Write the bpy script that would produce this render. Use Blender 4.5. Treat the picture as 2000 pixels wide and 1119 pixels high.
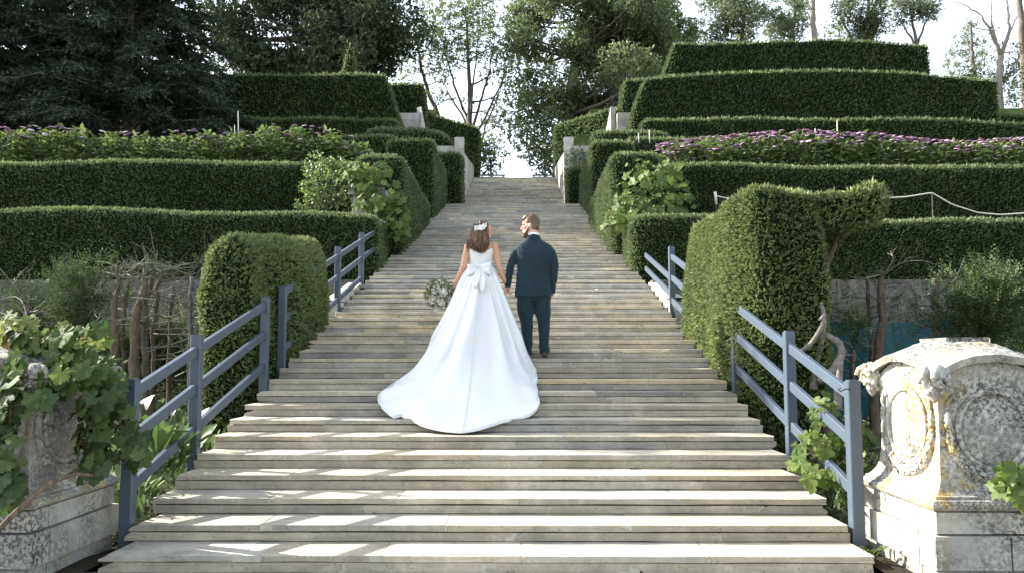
import bpy, bmesh, math, random
import numpy as np
from math import radians, sin, cos, pi, sqrt, atan2
from mathutils import Vector, Matrix

for o in list(bpy.data.objects):
    bpy.data.objects.remove(o, do_unlink=True)
SC = bpy.context.scene
COL = SC.collection
rng = np.random.default_rng(11)
random.seed(11)

# ------------------------------------------------------------------ camera
CAM = np.array([0.225, 0.0, 1.4764]); YAW = 0.0063; TILT = 0.0852; FPX = 1600.0
cam_d = bpy.data.cameras.new('camera'); cam = bpy.data.objects.new('camera', cam_d); COL.objects.link(cam)
cam.location = CAM; cam.rotation_euler = (pi/2 + TILT, 0, YAW)
cam_d.sensor_width = 36.0; cam_d.lens = 36.0*FPX/2000.0
cam_d.clip_start = 0.1; cam_d.clip_end = 3000
SC.camera = cam

# ------------------------------------------------------------------ light
SUN = Vector((-0.80, 0.32, 0.51)).normalized()         # direction to the sun: from the left, a little beyond the stairs
w = bpy.data.worlds.new('World'); SC.world = w; w.use_nodes = True
nt = w.node_tree; nt.nodes.clear()
wo = nt.nodes.new('ShaderNodeOutputWorld'); bg = nt.nodes.new('ShaderNodeBackground'); sk = nt.nodes.new('ShaderNodeTexSky')
sk.sky_type = 'NISHITA'; sk.sun_disc = False
sk.sun_elevation = math.asin(SUN.z); sk.sun_rotation = atan2(SUN.x, SUN.y)
sk.air_density = 1.0; sk.dust_density = 1.2; sk.ozone_density = 0.3; sk.altitude = 60
bg.inputs['Strength'].default_value = 0.135
hz = nt.nodes.new('ShaderNodeHueSaturation'); hz.inputs['Saturation'].default_value = 0.5      # milky summer sky
nt.links.new(sk.outputs[0], hz.inputs['Color']); nt.links.new(hz.outputs[0], bg.inputs['Color']); nt.links.new(bg.outputs[0], wo.inputs['Surface'])
sd = bpy.data.lights.new('sun', 'SUN'); so = bpy.data.objects.new('sun', sd); COL.objects.link(so)
sd.energy = 4.5; sd.angle = radians(0.55); sd.color = (1.0, 0.95, 0.86)
so.rotation_euler = SUN.to_track_quat('Z', 'Y').to_euler(); so.location = SUN*60
vs = SC.view_settings
vs.view_transform = 'Standard'; vs.look = 'None'; vs.exposure = 2.06; vs.gamma = 1.0; vs.use_curve_mapping = False
SC.render.engine = 'CYCLES'
SC.cycles.max_bounces = 6; SC.cycles.transparent_max_bounces = 6

# ------------------------------------------------------------------ pixel -> point at a chosen distance
_cy, _sy = cos(YAW), sin(YAW); _ct, _st = cos(TILT), sin(TILT)
def ray(px, py):
    x = (px-1000)/FPX; u = (559.5-py)/FPX
    y = _ct - u*_st; z = _st + u*_ct
    return np.array([_cy*x - _sy*y, _sy*x + _cy*y, z])
def at(px, py, Y):
    d = ray(px, py); return CAM + d*(Y-CAM[1])/d[1]
def V(*a): return np.array(a, float)
def unit(a):
    a = np.asarray(a, float); return a/np.maximum(np.linalg.norm(a, axis=-1, keepdims=True), 1e-9)

# ------------------------------------------------------------------ objects
def tag(o, label=None, cat=None, group=None, kind=None):
    if label: o['label'] = label
    if cat: o['category'] = cat
    if group: o['group'] = group
    if kind: o['kind'] = kind
    return o
def empty(name, loc=(0, 0, 0), label=None, cat=None, group=None, kind=None, rz=0):
    o = bpy.data.objects.new(name, None); COL.objects.link(o); o.location = loc; o.rotation_euler = (0, 0, rz)
    o.empty_display_size = 0.1
    return tag(o, label, cat, group, kind)
def link(name, me, parent=None, kind=None):
    o = bpy.data.objects.new(name, me); COL.objects.link(o)
    if parent is not None:
        o.parent = parent
        o.matrix_parent_inverse = world_of(parent).inverted()
    if kind: o['kind'] = kind
    return o
def world_of(o):
    m = Matrix.LocRotScale(o.location, o.rotation_euler, o.scale)
    if o.parent is not None: m = world_of(o.parent) @ o.matrix_parent_inverse @ m
    return m
def mesh_np(name, V_, F_, mat=None, smooth=False, col=None, tint=None):
    """V_ (n,3); F_ list of faces or int array (m,k)"""
    me = bpy.data.meshes.new(name)
    V_ = np.asarray(V_, np.float32)
    if isinstance(F_, np.ndarray):
        m, k = F_.shape
        me.vertices.add(len(V_)); me.vertices.foreach_set('co', V_.ravel())
        me.loops.add(m*k); me.loops.foreach_set('vertex_index', F_.astype(np.int32).ravel())
        me.polygons.add(m); me.polygons.foreach_set('loop_start', np.arange(0, m*k, k, dtype=np.int32))
        me.update(calc_edges=True)
    else:
        me.from_pydata(V_.tolist(), [], F_); me.update()
    if smooth: me.polygons.foreach_set('use_smooth', np.ones(len(me.polygons), bool))
    if col is not None:
        a = me.attributes.new('col', 'FLOAT_COLOR', 'POINT'); c = np.ones((len(V_), 4), np.float32); c[:, :3] = col
        a.data.foreach_set('color', c.ravel())
    if tint is not None:
        a = me.attributes.new('tint', 'FLOAT', 'POINT'); a.data.foreach_set('value', np.asarray(tint, np.float32).ravel())
    if mat is not None: me.materials.append(mat)
    return me

class MB:
    """mesh builder: gathers closed pieces"""
    def __init__(s): s.v = []; s.f = []; s.c = []; s.n = 0
    def add(s, v, f, c=None):
        v = np.asarray(v, float); s.v.append(v); s.f += [tuple(int(i)+s.n for i in q) for q in f]
        s.c.append(np.tile(np.asarray(c if c is not None else (1, 1, 1), float), (len(v), 1))); s.n += len(v); return s
    def box(s, a, b, c=None, jit=0, M=None):
        a = np.asarray(a, float); b = np.asarray(b, float)
        v = np.array([[(a, b)[i & 1][0], (a, b)[(i >> 1) & 1][1], (a, b)[(i >> 2) & 1][2]] for i in range(8)])
        if jit: v = v + rng.uniform(-jit, jit, v.shape)
        if M is not None: v = np.array([M @ Vector(p) for p in v])
        return s.add(v, [(0, 2, 3, 1), (4, 5, 7, 6), (0, 1, 5, 4), (2, 6, 7, 3), (0, 4, 6, 2), (1, 3, 7, 5)], c)
    def bar(s, p, q, w_, h_, up=(0, 0, 1), c=None, bev=0.0):
        """beam from p to q, w_ across, h_ in the up direction, with bevelled long edges"""
        p = np.asarray(p, float); q = np.asarray(q, float); d = unit(q-p); r = unit(np.cross(d, up)); u = np.cross(r, d)
        b = bev; pr = [(-w_/2+b, -h_/2), (w_/2-b, -h_/2), (w_/2, -h_/2+b), (w_/2, h_/2-b), (w_/2-b, h_/2), (-w_/2+b, h_/2), (-w_/2, h_/2-b), (-w_/2, -h_/2+b)] if b else \
            [(-w_/2, -h_/2), (w_/2, -h_/2), (w_/2, h_/2), (-w_/2, h_/2)]
        n = len(pr); v = [e + r*x + u*y for e in (p, q) for x, y in pr]
        f = [tuple(range(n-1, -1, -1)), tuple(range(n, 2*n))] + [(i, (i+1) % n, n+(i+1) % n, n+i) for i in range(n)]
        return s.add(v, f, c)
    def tube(s, pts, rad, seg=6, c=None, cap=True):
        pts = np.asarray(pts, float); n = len(pts); rad = np.broadcast_to(rad, (n,))
        t = np.gradient(pts, axis=0); t = unit(t)
        ref = V(0, 0, 1) if abs(t[0][2]) < 0.9 else V(1, 0, 0)
        u = unit(np.cross(t[0], ref)); v = []
        for i in range(n):
            u = unit(u - t[i]*np.dot(u, t[i])); b = np.cross(t[i], u)
            for k in range(seg):
                a = 2*pi*k/seg; v.append(pts[i] + (u*cos(a)+b*sin(a))*rad[i])
        f = [(i*seg+k, i*seg+(k+1) % seg, (i+1)*seg+(k+1) % seg, (i+1)*seg+k) for i in range(n-1) for k in range(seg)]
        if cap: f += [tuple(range(seg-1, -1, -1)), tuple(range((n-1)*seg, n*seg))]
        return s.add(v, f, c)
    def lathe(s, prof, seg=16, o=(0, 0, 0), c=None, sx=1, sy=1):
        v = [(o[0]+r*cos(2*pi*k/seg)*sx, o[1]+r*sin(2*pi*k/seg)*sy, o[2]+z) for r, z in prof for k in range(seg)]
        n = len(prof)
        f = [(i*seg+k, i*seg+(k+1) % seg, (i+1)*seg+(k+1) % seg, (i+1)*seg+k) for i in range(n-1) for k in range(seg)]
        f += [tuple(range(seg-1, -1, -1)), tuple(range((n-1)*seg, n*seg))]
        return s.add(v, f, c)
    def mesh(s, name, mat, smooth=False):
        return mesh_np(name, np.concatenate(s.v), s.f, mat, smooth, np.concatenate(s.c))
    def build(s, name, mat, parent=None, smooth=False, kind=None):
        return link(name, s.mesh(name, mat, smooth), parent, kind)

# ------------------------------------------------------------------ materials
class NT:
    def __init__(s, name):
        s.m = bpy.data.materials.new(name); s.m.use_nodes = True; s.t = s.m.node_tree; s.t.nodes.clear()
        s.out = s.n('OutputMaterial')
    def n(s, kind, **k):
        x = s.t.nodes.new('ShaderNode'+kind)
        for a, b in k.items(): setattr(x, a, b)
        return x
    def put(s, node, sock, val):
        i = node.inputs[sock]
        if isinstance(val, bpy.types.NodeSocket): s.t.links.new(val, i)
        elif val is not None:
            if i.type == 'RGBA' and len(val) == 3: val = (*val, 1)
            i.default_value = val
    def noise(s, scale, detail=4, rough=0.6, vec=None, dist=0.0):
        x = s.n('TexNoise'); s.put(x, 'Scale', scale); s.put(x, 'Detail', detail); s.put(x, 'Roughness', rough); s.put(x, 'Distortion', dist)
        if vec is not None: s.put(x, 'Vector', vec)
        return x.outputs['Fac']
    def ramp(s, fac, stops):
        x = s.n('ValToRGB'); e = x.color_ramp.elements
        while len(e) < len(stops): e.new(0.5)
        for el, (p, c) in zip(e, stops):
            el.position = p; el.color = (*c, 1) if not isinstance(c, (int, float)) else (c, c, c, 1)
        s.put(x, 'Fac', fac); return x.outputs['Color']
    def mix(s, a, b, fac, mode='MIX'):
        x = s.n('Mix', data_type='RGBA', blend_type=mode); s.put(x, 0, fac); s.put(x, 6, a); s.put(x, 7, b); return x.outputs[2]
    def math(s, op, a, b=None, c=None):
        x = s.n('Math', operation=op); s.put(x, 0, a)
        if b is not None: s.put(x, 1, b)
        if c is not None: s.put(x, 2, c)
        return x.outputs[0]
    def attr(s, name, out='Color'):
        x = s.n('Attribute', attribute_name=name); return x.outputs[out]
    def rand(s): return s.n('ObjectInfo').outputs['Random']
    def obj(s): return s.n('TexCoord').outputs['Object']
    def pos(s): return s.n('NewGeometry').outputs['Position']
    def mapping(s, vec, scale):
        x = s.n('Mapping'); s.put(x, 'Vector', vec); s.put(x, 'Scale', scale); return x.outputs[0]
    def bump(s, h, strength=0.3, dist=0.01):
        x = s.n('Bump'); s.put(x, 'Height', h); s.put(x, 'Strength', strength); s.put(x, 'Distance', dist); return x.outputs[0]
    def pbr(s, color, rough=0.8, normal=None, spec=0.3, metal=0, sheen=0, **kw):
        x = s.n('BsdfPrincipled'); s.put(x, 'Base Color', color); s.put(x, 'Roughness', rough); s.put(x, 'Specular IOR Level', spec); s.put(x, 'Metallic', metal)
        if normal is not None: s.put(x, 'Normal', normal)
        if sheen: s.put(x, 'Sheen Weight', sheen)
        for k, v in kw.items(): s.put(x, k, v)
        s.t.links.new(x.outputs[0], s.out.inputs['Surface']); return s.m
    def leaf(s, color, trans=0.35, rough=0.5, gloss=0.06, tcol=None):
        d = s.n('BsdfDiffuse'); s.put(d, 'Color', color)
        t = s.n('BsdfTranslucent'); s.put(t, 'Color', tcol if tcol is not None else color)
        m1 = s.n('MixShader'); s.put(m1, 0, trans); s.t.links.new(d.outputs[0], m1.inputs[1]); s.t.links.new(t.outputs[0], m1.inputs[2])
        g = s.n('BsdfGlossy'); s.put(g, 'Roughness', rough); s.put(g, 'Color', (1, 1, 1))
        m2 = s.n('MixShader'); s.put(m2, 0, gloss); s.t.links.new(m1.outputs[0], m2.inputs[1]); s.t.links.new(g.outputs[0], m2.inputs[2])
        s.t.links.new(m2.outputs[0], s.out.inputs['Surface']); return s.m

def leafmat(name, c0, c1, c2, trans=0.3, gloss=0.05, rough=0.45, big=0.35, patch=0.0):
    t = NT(name); f = t.attr('tint', 'Fac')
    c = t.ramp(f, [(0.0, c0), (0.5, c1), (1.0, c2)])
    nz = t.noise(big, 3, 0.6, t.pos())
    c = t.mix(c, t.mix(c, (1.35, 1.3, 0.9), 1.0, 'MULTIPLY'), t.math('MULTIPLY', nz, 0.9))
    if patch: c = t.mix(c, (0.085, 0.070, 0.036), t.math('MULTIPLY', t.ramp(t.noise(1.1, 4, 0.7, t.pos()), [(0.56, 0.0), (0.70, 1.0)]), patch))
    return t.leaf(c, trans, rough, gloss)
M = {}
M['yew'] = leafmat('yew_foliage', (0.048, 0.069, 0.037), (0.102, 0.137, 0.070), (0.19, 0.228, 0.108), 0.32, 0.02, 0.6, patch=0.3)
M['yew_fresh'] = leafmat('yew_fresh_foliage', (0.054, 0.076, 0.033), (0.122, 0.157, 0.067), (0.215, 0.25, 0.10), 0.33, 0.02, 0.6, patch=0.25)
M['yew_dark'] = leafmat('yew_dark_growth', (0.024, 0.038, 0.016), (0.052, 0.078, 0.032), (0.115, 0.145, 0.055), 0.25, 0.02, 0.6)  # darker yew leaf colours for the cut-back trunks
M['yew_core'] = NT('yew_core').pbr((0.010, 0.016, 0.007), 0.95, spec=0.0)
M['conifer'] = leafmat('dark_conifer_foliage', (0.018, 0.029, 0.020), (0.035, 0.054, 0.036), (0.068, 0.094, 0.058), 0.2, 0.03, 0.6)
M['oak'] = leafmat('dark_oak_foliage', (0.020, 0.029, 0.018), (0.042, 0.058, 0.033), (0.085, 0.105, 0.056), 0.24, 0.03, 0.6)
M['beech'] = leafmat('beech_foliage', (0.062, 0.086, 0.046), (0.125, 0.16, 0.08), (0.22, 0.255, 0.135), 0.45, 0.03, 0.6)
M['airy'] = leafmat('airy_tree_foliage', (0.06, 0.085, 0.04), (0.11, 0.145, 0.065), (0.19, 0.22, 0.11), 0.45, 0.05)
M['greyleaf'] = leafmat('grey_green_foliage', (0.065, 0.088, 0.055), (0.115, 0.145, 0.09), (0.19, 0.22, 0.14), 0.45, 0.03, 0.6)
M['shrub'] = leafmat('shrub_foliage', (0.05, 0.085, 0.022), (0.10, 0.15, 0.04), (0.19, 0.24, 0.085), 0.4, 0.06)
M['hyd_leaf'] = leafmat('hydrangea_foliage', (0.052, 0.085, 0.030), (0.11, 0.155, 0.056), (0.20, 0.245, 0.10), 0.38, 0.02, 0.6)
def objleaf(name, stops, trans=0.4, gloss=0.05):
    t = NT(name); c = t.ramp(t.rand(), stops)
    nz = t.noise(18, 3, 0.6, t.obj()); c = t.mix(c, t.mix(c, (0.7, 0.72, 0.6), 1.0, 'MULTIPLY'), nz)
    return t.leaf(c, trans, 0.55, gloss*0.35)
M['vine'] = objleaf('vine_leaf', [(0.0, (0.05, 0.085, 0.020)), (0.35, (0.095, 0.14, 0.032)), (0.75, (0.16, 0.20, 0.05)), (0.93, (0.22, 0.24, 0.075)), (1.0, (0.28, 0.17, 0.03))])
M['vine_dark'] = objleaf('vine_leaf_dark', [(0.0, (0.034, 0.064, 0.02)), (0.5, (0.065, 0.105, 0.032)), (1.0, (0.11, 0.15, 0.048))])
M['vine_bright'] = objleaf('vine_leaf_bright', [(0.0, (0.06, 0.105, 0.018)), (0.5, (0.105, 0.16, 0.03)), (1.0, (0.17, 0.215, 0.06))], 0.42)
M['bark'] = (lambda t: t.pbr(t.ramp(t.noise(9, 6, 0.7, t.mapping(t.pos(), (3, 3, 0.5))), [(0.3, (0.055, 0.045, 0.036)), (0.55, (0.13, 0.11, 0.09)), (0.75, (0.23, 0.205, 0.175))]), 0.9, t.bump(t.noise(30, 5, 0.7, t.mapping(t.pos(), (2, 2, 0.3))), 0.6, 0.02)))(NT('bark'))
M['pale_bark'] = (lambda t: t.pbr(t.ramp(t.noise(6, 6, 0.7, t.pos()), [(0.3, (0.14, 0.12, 0.10)), (0.7, (0.30, 0.27, 0.235))]), 0.9))(NT('pale_bark'))
M['red_bark'] = (lambda t: t.pbr(t.ramp(t.noise(12, 6, 0.7, t.mapping(t.pos(), (3, 3, 0.5))), [(0.3, (0.048, 0.036, 0.028)), (0.55, (0.125, 0.090, 0.066)), (0.8, (0.24, 0.195, 0.155))]), 0.9, t.bump(t.noise(40, 4, 0.7, t.mapping(t.pos(), (2, 2, 0.4))), 0.6, 0.015)))(NT('red_bark'))
M['cut_wood'] = NT('cut_wood').pbr((0.5, 0.36, 0.22), 0.8)
M['dead_wood'] = (lambda t: t.pbr(t.ramp(t.noise(14, 4, 0.7, t.pos()), [(0.3, (0.085, 0.075, 0.064)), (0.7, (0.24, 0.22, 0.19))]), 0.9))(NT('dead_wood'))

def stone_mat(name, use_attr=True, base=(0.3, 0.29, 0.26), speck=0.5, lichen=0.0, dark=0.0, vein=0.0, bumps=0.35, worn=0.0):
    t = NT(name); p = t.pos()
    c = t.attr('col') if use_attr else t.mix(base, base, 0.0)
    if worn:      # up-facing tread tops painted paler as if sunlit, beyond foot wear
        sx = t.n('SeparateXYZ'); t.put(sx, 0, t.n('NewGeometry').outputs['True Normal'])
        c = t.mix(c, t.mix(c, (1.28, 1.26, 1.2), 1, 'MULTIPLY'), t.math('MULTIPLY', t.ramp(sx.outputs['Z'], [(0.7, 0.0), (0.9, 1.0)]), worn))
    n1 = t.noise(3.1, 6, 0.65, p); n2 = t.noise(22, 5, 0.7, p); n3 = t.noise(70, 3, 0.6, p)
    c = t.mix(c, t.mix(c, (0.74, 0.74, 0.74), 1, 'MULTIPLY'), t.ramp(n1, [(0.38, 0.0), (0.62, 1.0)]))
    c = t.mix(c, t.mix(c, (1.22, 1.2, 1.15), 1, 'MULTIPLY'), t.ramp(n2, [(0.48, 0.0), (0.68, 1.0)]))
    if vein:   # long bedding streaks along x
        nv = t.noise(9, 5, 0.7, t.mapping(p, (0.35, 1, 5.0)))
        c = t.mix(c, t.mix(c, (0.62, 0.62, 0.63), 1, 'MULTIPLY'), t.math('MULTIPLY', t.ramp(nv, [(0.48, 0.0), (0.66, 1.0)]), vein))
    if lichen:
        nl = t.noise(2.2, 5, 0.7, p, 0.4); nl2 = t.noise(16, 4, 0.7, p)
        f = t.math('MULTIPLY', t.ramp(nl, [(0.52, 0.0), (0.6, 1.0)]), t.ramp(nl2, [(0.4, 0.0), (0.55, 1.0)]))
        c = t.mix(c, (0.42, 0.30, 0.07), t.math('MULTIPLY', f, lichen))
        nw = t.noise(7, 6, 0.75, p, 0.2); c = t.mix(c, (0.62, 0.61, 0.56), t.math('MULTIPLY', t.ramp(nw, [(0.55, 0.0), (0.62, 1.0)]), lichen*0.7))
    if dark:
        nd = t.noise(1.7, 4, 0.6, p); nd2 = t.noise(34, 6, 0.8, p)
        f = t.math('MULTIPLY', t.ramp(nd, [(0.36, 0.0), (0.58, 1.0)]), t.ramp(nd2, [(0.47, 0.0), (0.53, 1.0)]))
        c = t.mix(c, (0.035, 0.033, 0.03), t.math('MULTIPLY', f, dark))
    f = t.ramp(t.noise(48, 2, 0.5, p), [(0.66, 0.0), (0.70, 1.0)])
    c = t.mix(c, (0.06, 0.058, 0.052), t.math('MULTIPLY', f, speck))
    f = t.ramp(t.noise(27, 2, 0.5, t.mapping(p, (1.3, 1.1, 0.9))), [(0.70, 0.0), (0.73, 1.0)])
    c = t.mix(c, (0.55, 0.54, 0.5), t.math('MULTIPLY', f, speck*0.7))
    h = t.math('ADD', t.math('MULTIPLY', n2, 0.7), t.math('MULTIPLY', n3, 0.4))
    return t.pbr(c, 0.88, t.bump(h, bumps, 0.012), spec=0.2)
M['step'] = stone_mat('step_stone', speck=0.55, vein=0.45, bumps=0.45, worn=1.0)  # worn brightens the up-facing tops as sunlight would
M['mortar'] = stone_mat('mortar', use_attr=False, base=(0.40, 0.385, 0.33), speck=0.2, bumps=0.3)
M['joint'] = NT('joint_shadow_soil').pbr((0.05, 0.047, 0.042), 0.95, spec=0)
M['limestone'] = stone_mat('weathered_limestone', speck=0.4, lichen=0.75, dark=0.85, bumps=0.8)
M['plinth'] = stone_mat('plinth_limestone', speck=0.5, lichen=0.15, dark=0.95, bumps=0.6)
M['wall'] = stone_mat('terrace_wall_stone', speck=0.3, lichen=0.12, dark=0.25, bumps=0.5)
M['grass'] = (lambda t: t.pbr(t.ramp(t.noise(1.5, 6, 0.7, t.pos()), [(0.3, (0.03, 0.045, 0.015)), (0.7, (0.075, 0.095, 0.03))]), 0.95, t.bump(t.noise(30, 4, 0.7, t.pos()), 0.8, 0.05), spec=0.05))(NT('grass'))
M['soil'] = (lambda t: t.pbr(t.ramp(t.noise(4, 6, 0.7, t.pos()), [(0.3, (0.022, 0.019, 0.014)), (0.7, (0.06, 0.052, 0.038))]), 0.95, t.bump(t.noise(25, 4, 0.7, t.pos()), 0.8, 0.05), spec=0.05))(NT('soil'))
def paint_mat():
    t = NT('blue_grey_paint'); p = t.pos()
    c = t.mix((0.044, 0.061, 0.084), (0.060, 0.080, 0.106), t.noise(5, 4, 0.6, p))
    f = t.ramp(t.noise(13, 5, 0.75, t.mapping(p, (1, 1, 1.0))), [(0.66, 0.0), (0.70, 1.0)]); c = t.mix(c, (0.36, 0.38, 0.39), t.math('MULTIPLY', f, 0.8))
    f = t.ramp(t.noise(21, 3, 0.7, t.mapping(p, (1.2, 1, 0.8))), [(0.70, 0.0), (0.73, 1.0)]); c = t.mix(c, (0.2, 0.16, 0.11), t.math('MULTIPLY', f, 0.7))
    return t.pbr(c, 0.42, t.bump(t.noise(60, 3, 0.6, p), 0.15, 0.004), spec=0.5)
M['paint'] = paint_mat()
M['net'] = (lambda t: t.pbr(t.mix((0.012, 0.062, 0.072), (0.022, 0.095, 0.108), t.noise(1.8, 4, 0.6, t.pos())), 0.8, t.bump(t.noise(3, 3, 0.5, t.mapping(t.pos(), (1.5, 1, 0.3))), 0.8, 0.1)))(NT('teal_netting'))
M['rope'] = NT('rope').pbr((0.62, 0.58, 0.5), 0.9)
M['stake'] = NT('pale_stake').pbr((0.62, 0.60, 0.52), 0.8)
M['iron'] = NT('dark_iron').pbr((0.03, 0.035, 0.045), 0.5, metal=0.6)

# ------------------------------------------------------------------ leaves as many small faces
def leaves(name, P, D, Nn, L, W, tint, mat, parent=None, fold=0.0, shape='diamond', kind='stuff'):
    """P base points, D long directions, Nn face normals; L, W arrays"""
    n = len(P); D = unit(D); S = unit(np.cross(D, Nn)); Nn = np.cross(S, D)
    L = np.broadcast_to(L, (n,))[:, None]; W = np.broadcast_to(W, (n,))[:, None]
    if shape == 'diamond':
        pts = [P, P+D*L*0.5+S*W*0.5+Nn*W*fold, P+D*L, P+D*L*0.5-S*W*0.5+Nn*W*fold]
        k = 4
    else:
        pts = [P, P+D*L*0.35+S*W*0.5+Nn*W*fold, P+D*L*0.75+S*W*0.33+Nn*W*fold*0.6, P+D*L, P+D*L*0.75-S*W*0.33+Nn*W*fold*0.6, P+D*L*0.35-S*W*0.5+Nn*W*fold]
        k = 6
    v = np.stack(pts, 1).reshape(-1, 3); f = np.arange(n*k).reshape(n, k)
    me = mesh_np(name, v, f, mat, tint=np.repeat(np.asarray(tint), k))
    return link(name, me, parent, kind)
def rdir(n, r=None):
    r = r or rng
    return unit(r.normal(size=(n, 3)))

# ================================================================== THE SETTING
Y1, TR, RI, HW = 5.739, 0.4223, 0.1213, 2.655          # first riser, tread, rise, half width
NLOW = 59                                              # steps of the long lower flight
def step_y(i): return Y1 + TR*(i-1)
LAND_Y = step_y(NLOW); LAND_Z = RI*NLOW                # landing
UP_N, UP_R = 21, 0.145; UP_Y0 = LAND_Y + 1.3; UP_T = 0.40; UCX, UHW = 0.10, 2.02
TOP_Z = LAND_Z + UP_N*UP_R; TOP_Y = UP_Y0 + UP_T*(UP_N-1)

def terrace_z(x, y):
    ax = abs(x)
    lv = [(0, 0.0), (6.5, 0.05), (12, 0.5), (15.6, 0.9), (15.62, 2.88), (19, 3.2), (20.3, 4.1), (21.0, 5.6), (25.5, 6.0), (26.5, 6.6), (31, 7.2), (32, 8.3), (34.6, 9.0), (35.5, 11.2), (38.5, 11.6), (40, 12.4), (44, 13.0), (46, 15.6), (60, 16.0), (140, 14.0)]
    z = float(np.interp(y, [a for a, b in lv], [b for a, b in lv]))
    if y > 33:
        zc = TOP_Z-0.03
        k = min(max((ax-2.6)/1.6, 0), 1); z = zc*(1-k)+max(z, zc)*k if y > 36 else z
        if ax < 2.6: z = min(z, zc)
    return z
def build_ground():
    ys = np.unique(np.concatenate([np.arange(-30, 6, 6), np.arange(6, 60, 0.5), [15.6, 15.62, 20.3], np.arange(60, 150, 10)]))
    for nm, sgn in (('terraced_ground_left', -1), ('terraced_ground_right', 1)):
        xs = np.concatenate([[HW+0.02], np.arange(2.9, 8, 0.6), np.arange(8, 80, 6)])*sgn
        v = [(x, y, terrace_z(x, y)+(0.05*sin(x*3+y*2.1) if 6 < y < 15 else 0)) for y in ys if y <= LAND_Y+1.2 for x in xs]
        yl = [y for y in ys if y <= LAND_Y+1.2]; nx = len(xs)
        f = [(j*nx+i, j*nx+i+1, (j+1)*nx+i+1, (j+1)*nx+i) for j in range(len(yl)-1) for i in range(nx-1)]
        o = link(nm, mesh_np(nm, v, f, M['soil'])); o['kind'] = 'structure'
    xs = np.concatenate([np.arange(-80, -8, 6), np.arange(-8, 8.1, 0.4), np.arange(14, 81, 6)])
    yl = [LAND_Y+1.19]+[y for y in ys if y > LAND_Y+1.2]
    nx = len(xs)
    def zz(x, y):
        if y < TOP_Y+0.1 and abs(x-UCX) < UHW+0.2: return LAND_Z-0.3
        return terrace_z(x, y)
    v = [(x, y, zz(x, y)) for y in yl for x in xs]
    f = [(j*nx+i, j*nx+i+1, (j+1)*nx+i+1, (j+1)*nx+i) for j in range(len(yl)-1) for i in range(nx-1)]
    o = link('upper_lawn', mesh_np('upper_lawn', v, f, M['grass'])); o['kind'] = 'structure'
    b = MB(); b.box((-400, -300, -0.5), (400, 900, -0.06)); o = b.build('ground', M['grass']); o['kind'] = 'structure'
build_ground()

GREYS = [(0.285, 0.272, 0.245), (0.32, 0.306, 0.272), (0.25, 0.244, 0.228), (0.30, 0.285, 0.252), (0.35, 0.334, 0.295), (0.265, 0.265, 0.257), (0.31, 0.290, 0.245)]
OCHRE = [(0.37, 0.33, 0.255), (0.355, 0.325, 0.26), (0.385, 0.34, 0.245)]
DARKS = [(0.21, 0.205, 0.20), (0.235, 0.23, 0.22)]
def stone_col(och=0.09, drk=0.08):
    u = rng.random()
    c = OCHRE[rng.integers(3)] if u < och else DARKS[rng.integers(2)] if u < och+drk else GREYS[rng.integers(7)]
    return np.array(c)*rng.uniform(0.95, 1.15)*1.05*V(1.05, 1.0, 0.90)
def stone_piece(x0, x1, yf, yb, z0, z1, rough=1.0, chip=0.0):
    """a dressed stone with worn, uneven ends: front outline in x-z, pulled back along y"""
    h = z1-z0; L = x1-x0; r = rng
    nb = max(2, min(6, int(L/0.28)))
    e = 0.003*rough
    def end(x, sg):
        a = [(x+sg*r.uniform(0, 0.006)*rough, z0+0.0), (x+sg*r.uniform(0, 0.010)*rough, z0+h*r.uniform(0.3, 0.45)), (x+sg*r.uniform(0, 0.010)*rough, z0+h*r.uniform(0.55, 0.75)), (x+sg*r.uniform(0, 0.006)*rough, z1)]
        if r.random() < chip:      # broken corner, made good with mortar
            k = 3 if r.random() < 0.6 else 0
            dx = r.uniform(0.02, 0.11); a[k] = (a[k][0]+sg*dx, a[k][1]); a[2 if k else 1] = (a[2 if k else 1][0]+sg*dx*r.uniform(0.1, 0.7), a[2 if k else 1][1])
        return a
    bot = [(x0+L*(i+r.uniform(-.2, .2))/nb, z0+r.uniform(0, e)*1.6) for i in range(1, nb)]
    top = [(x0+L*(i+r.uniform(-.2, .2))/nb, z1-r.uniform(0, e)) for i in range(nb-1, 0, -1)]
    out = bot + end(x1, -1) + top + end(x0, 1)[::-1]
    o = np.array(out); n = len(o); cx, cz = o.mean(0)
    ins = o.copy(); ins[:, 0] += np.where(o[:, 0] < x0+0.12, 0.004, np.where(o[:, 0] > x1-0.12, -0.004, 0)); ins[:, 1] += np.where(o[:, 1] < (z0+z1)/2, 0.002, -0.003)
    yj = yf + r.uniform(-0.004, 0.004) + r.uniform(-0.0025, 0.0025, n)*rough
    v = np.concatenate([np.stack([ins[:, 0], yj, ins[:, 1]], 1), np.stack([o[:, 0], yj+0.006, o[:, 1]], 1), np.stack([o[:, 0], np.full(n, yb), o[:, 1]], 1)])
    f = [tuple(range(n))] + [(k*n+(i+1) % n, k*n+i, (k+1)*n+i, (k+1)*n+(i+1) % n) for k in (0, 1) for i in range(n)] + [tuple(range(3*n-1, 2*n-1, -1))]
    return v, f
def cuts(x0, x1, lo, hi):
    xs = [x0]
    while True:
        L = rng.uniform(lo, hi)
        if xs[-1]+L > x1-lo*0.6: break
        xs.append(xs[-1]+L)
    return xs+[x1]

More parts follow.
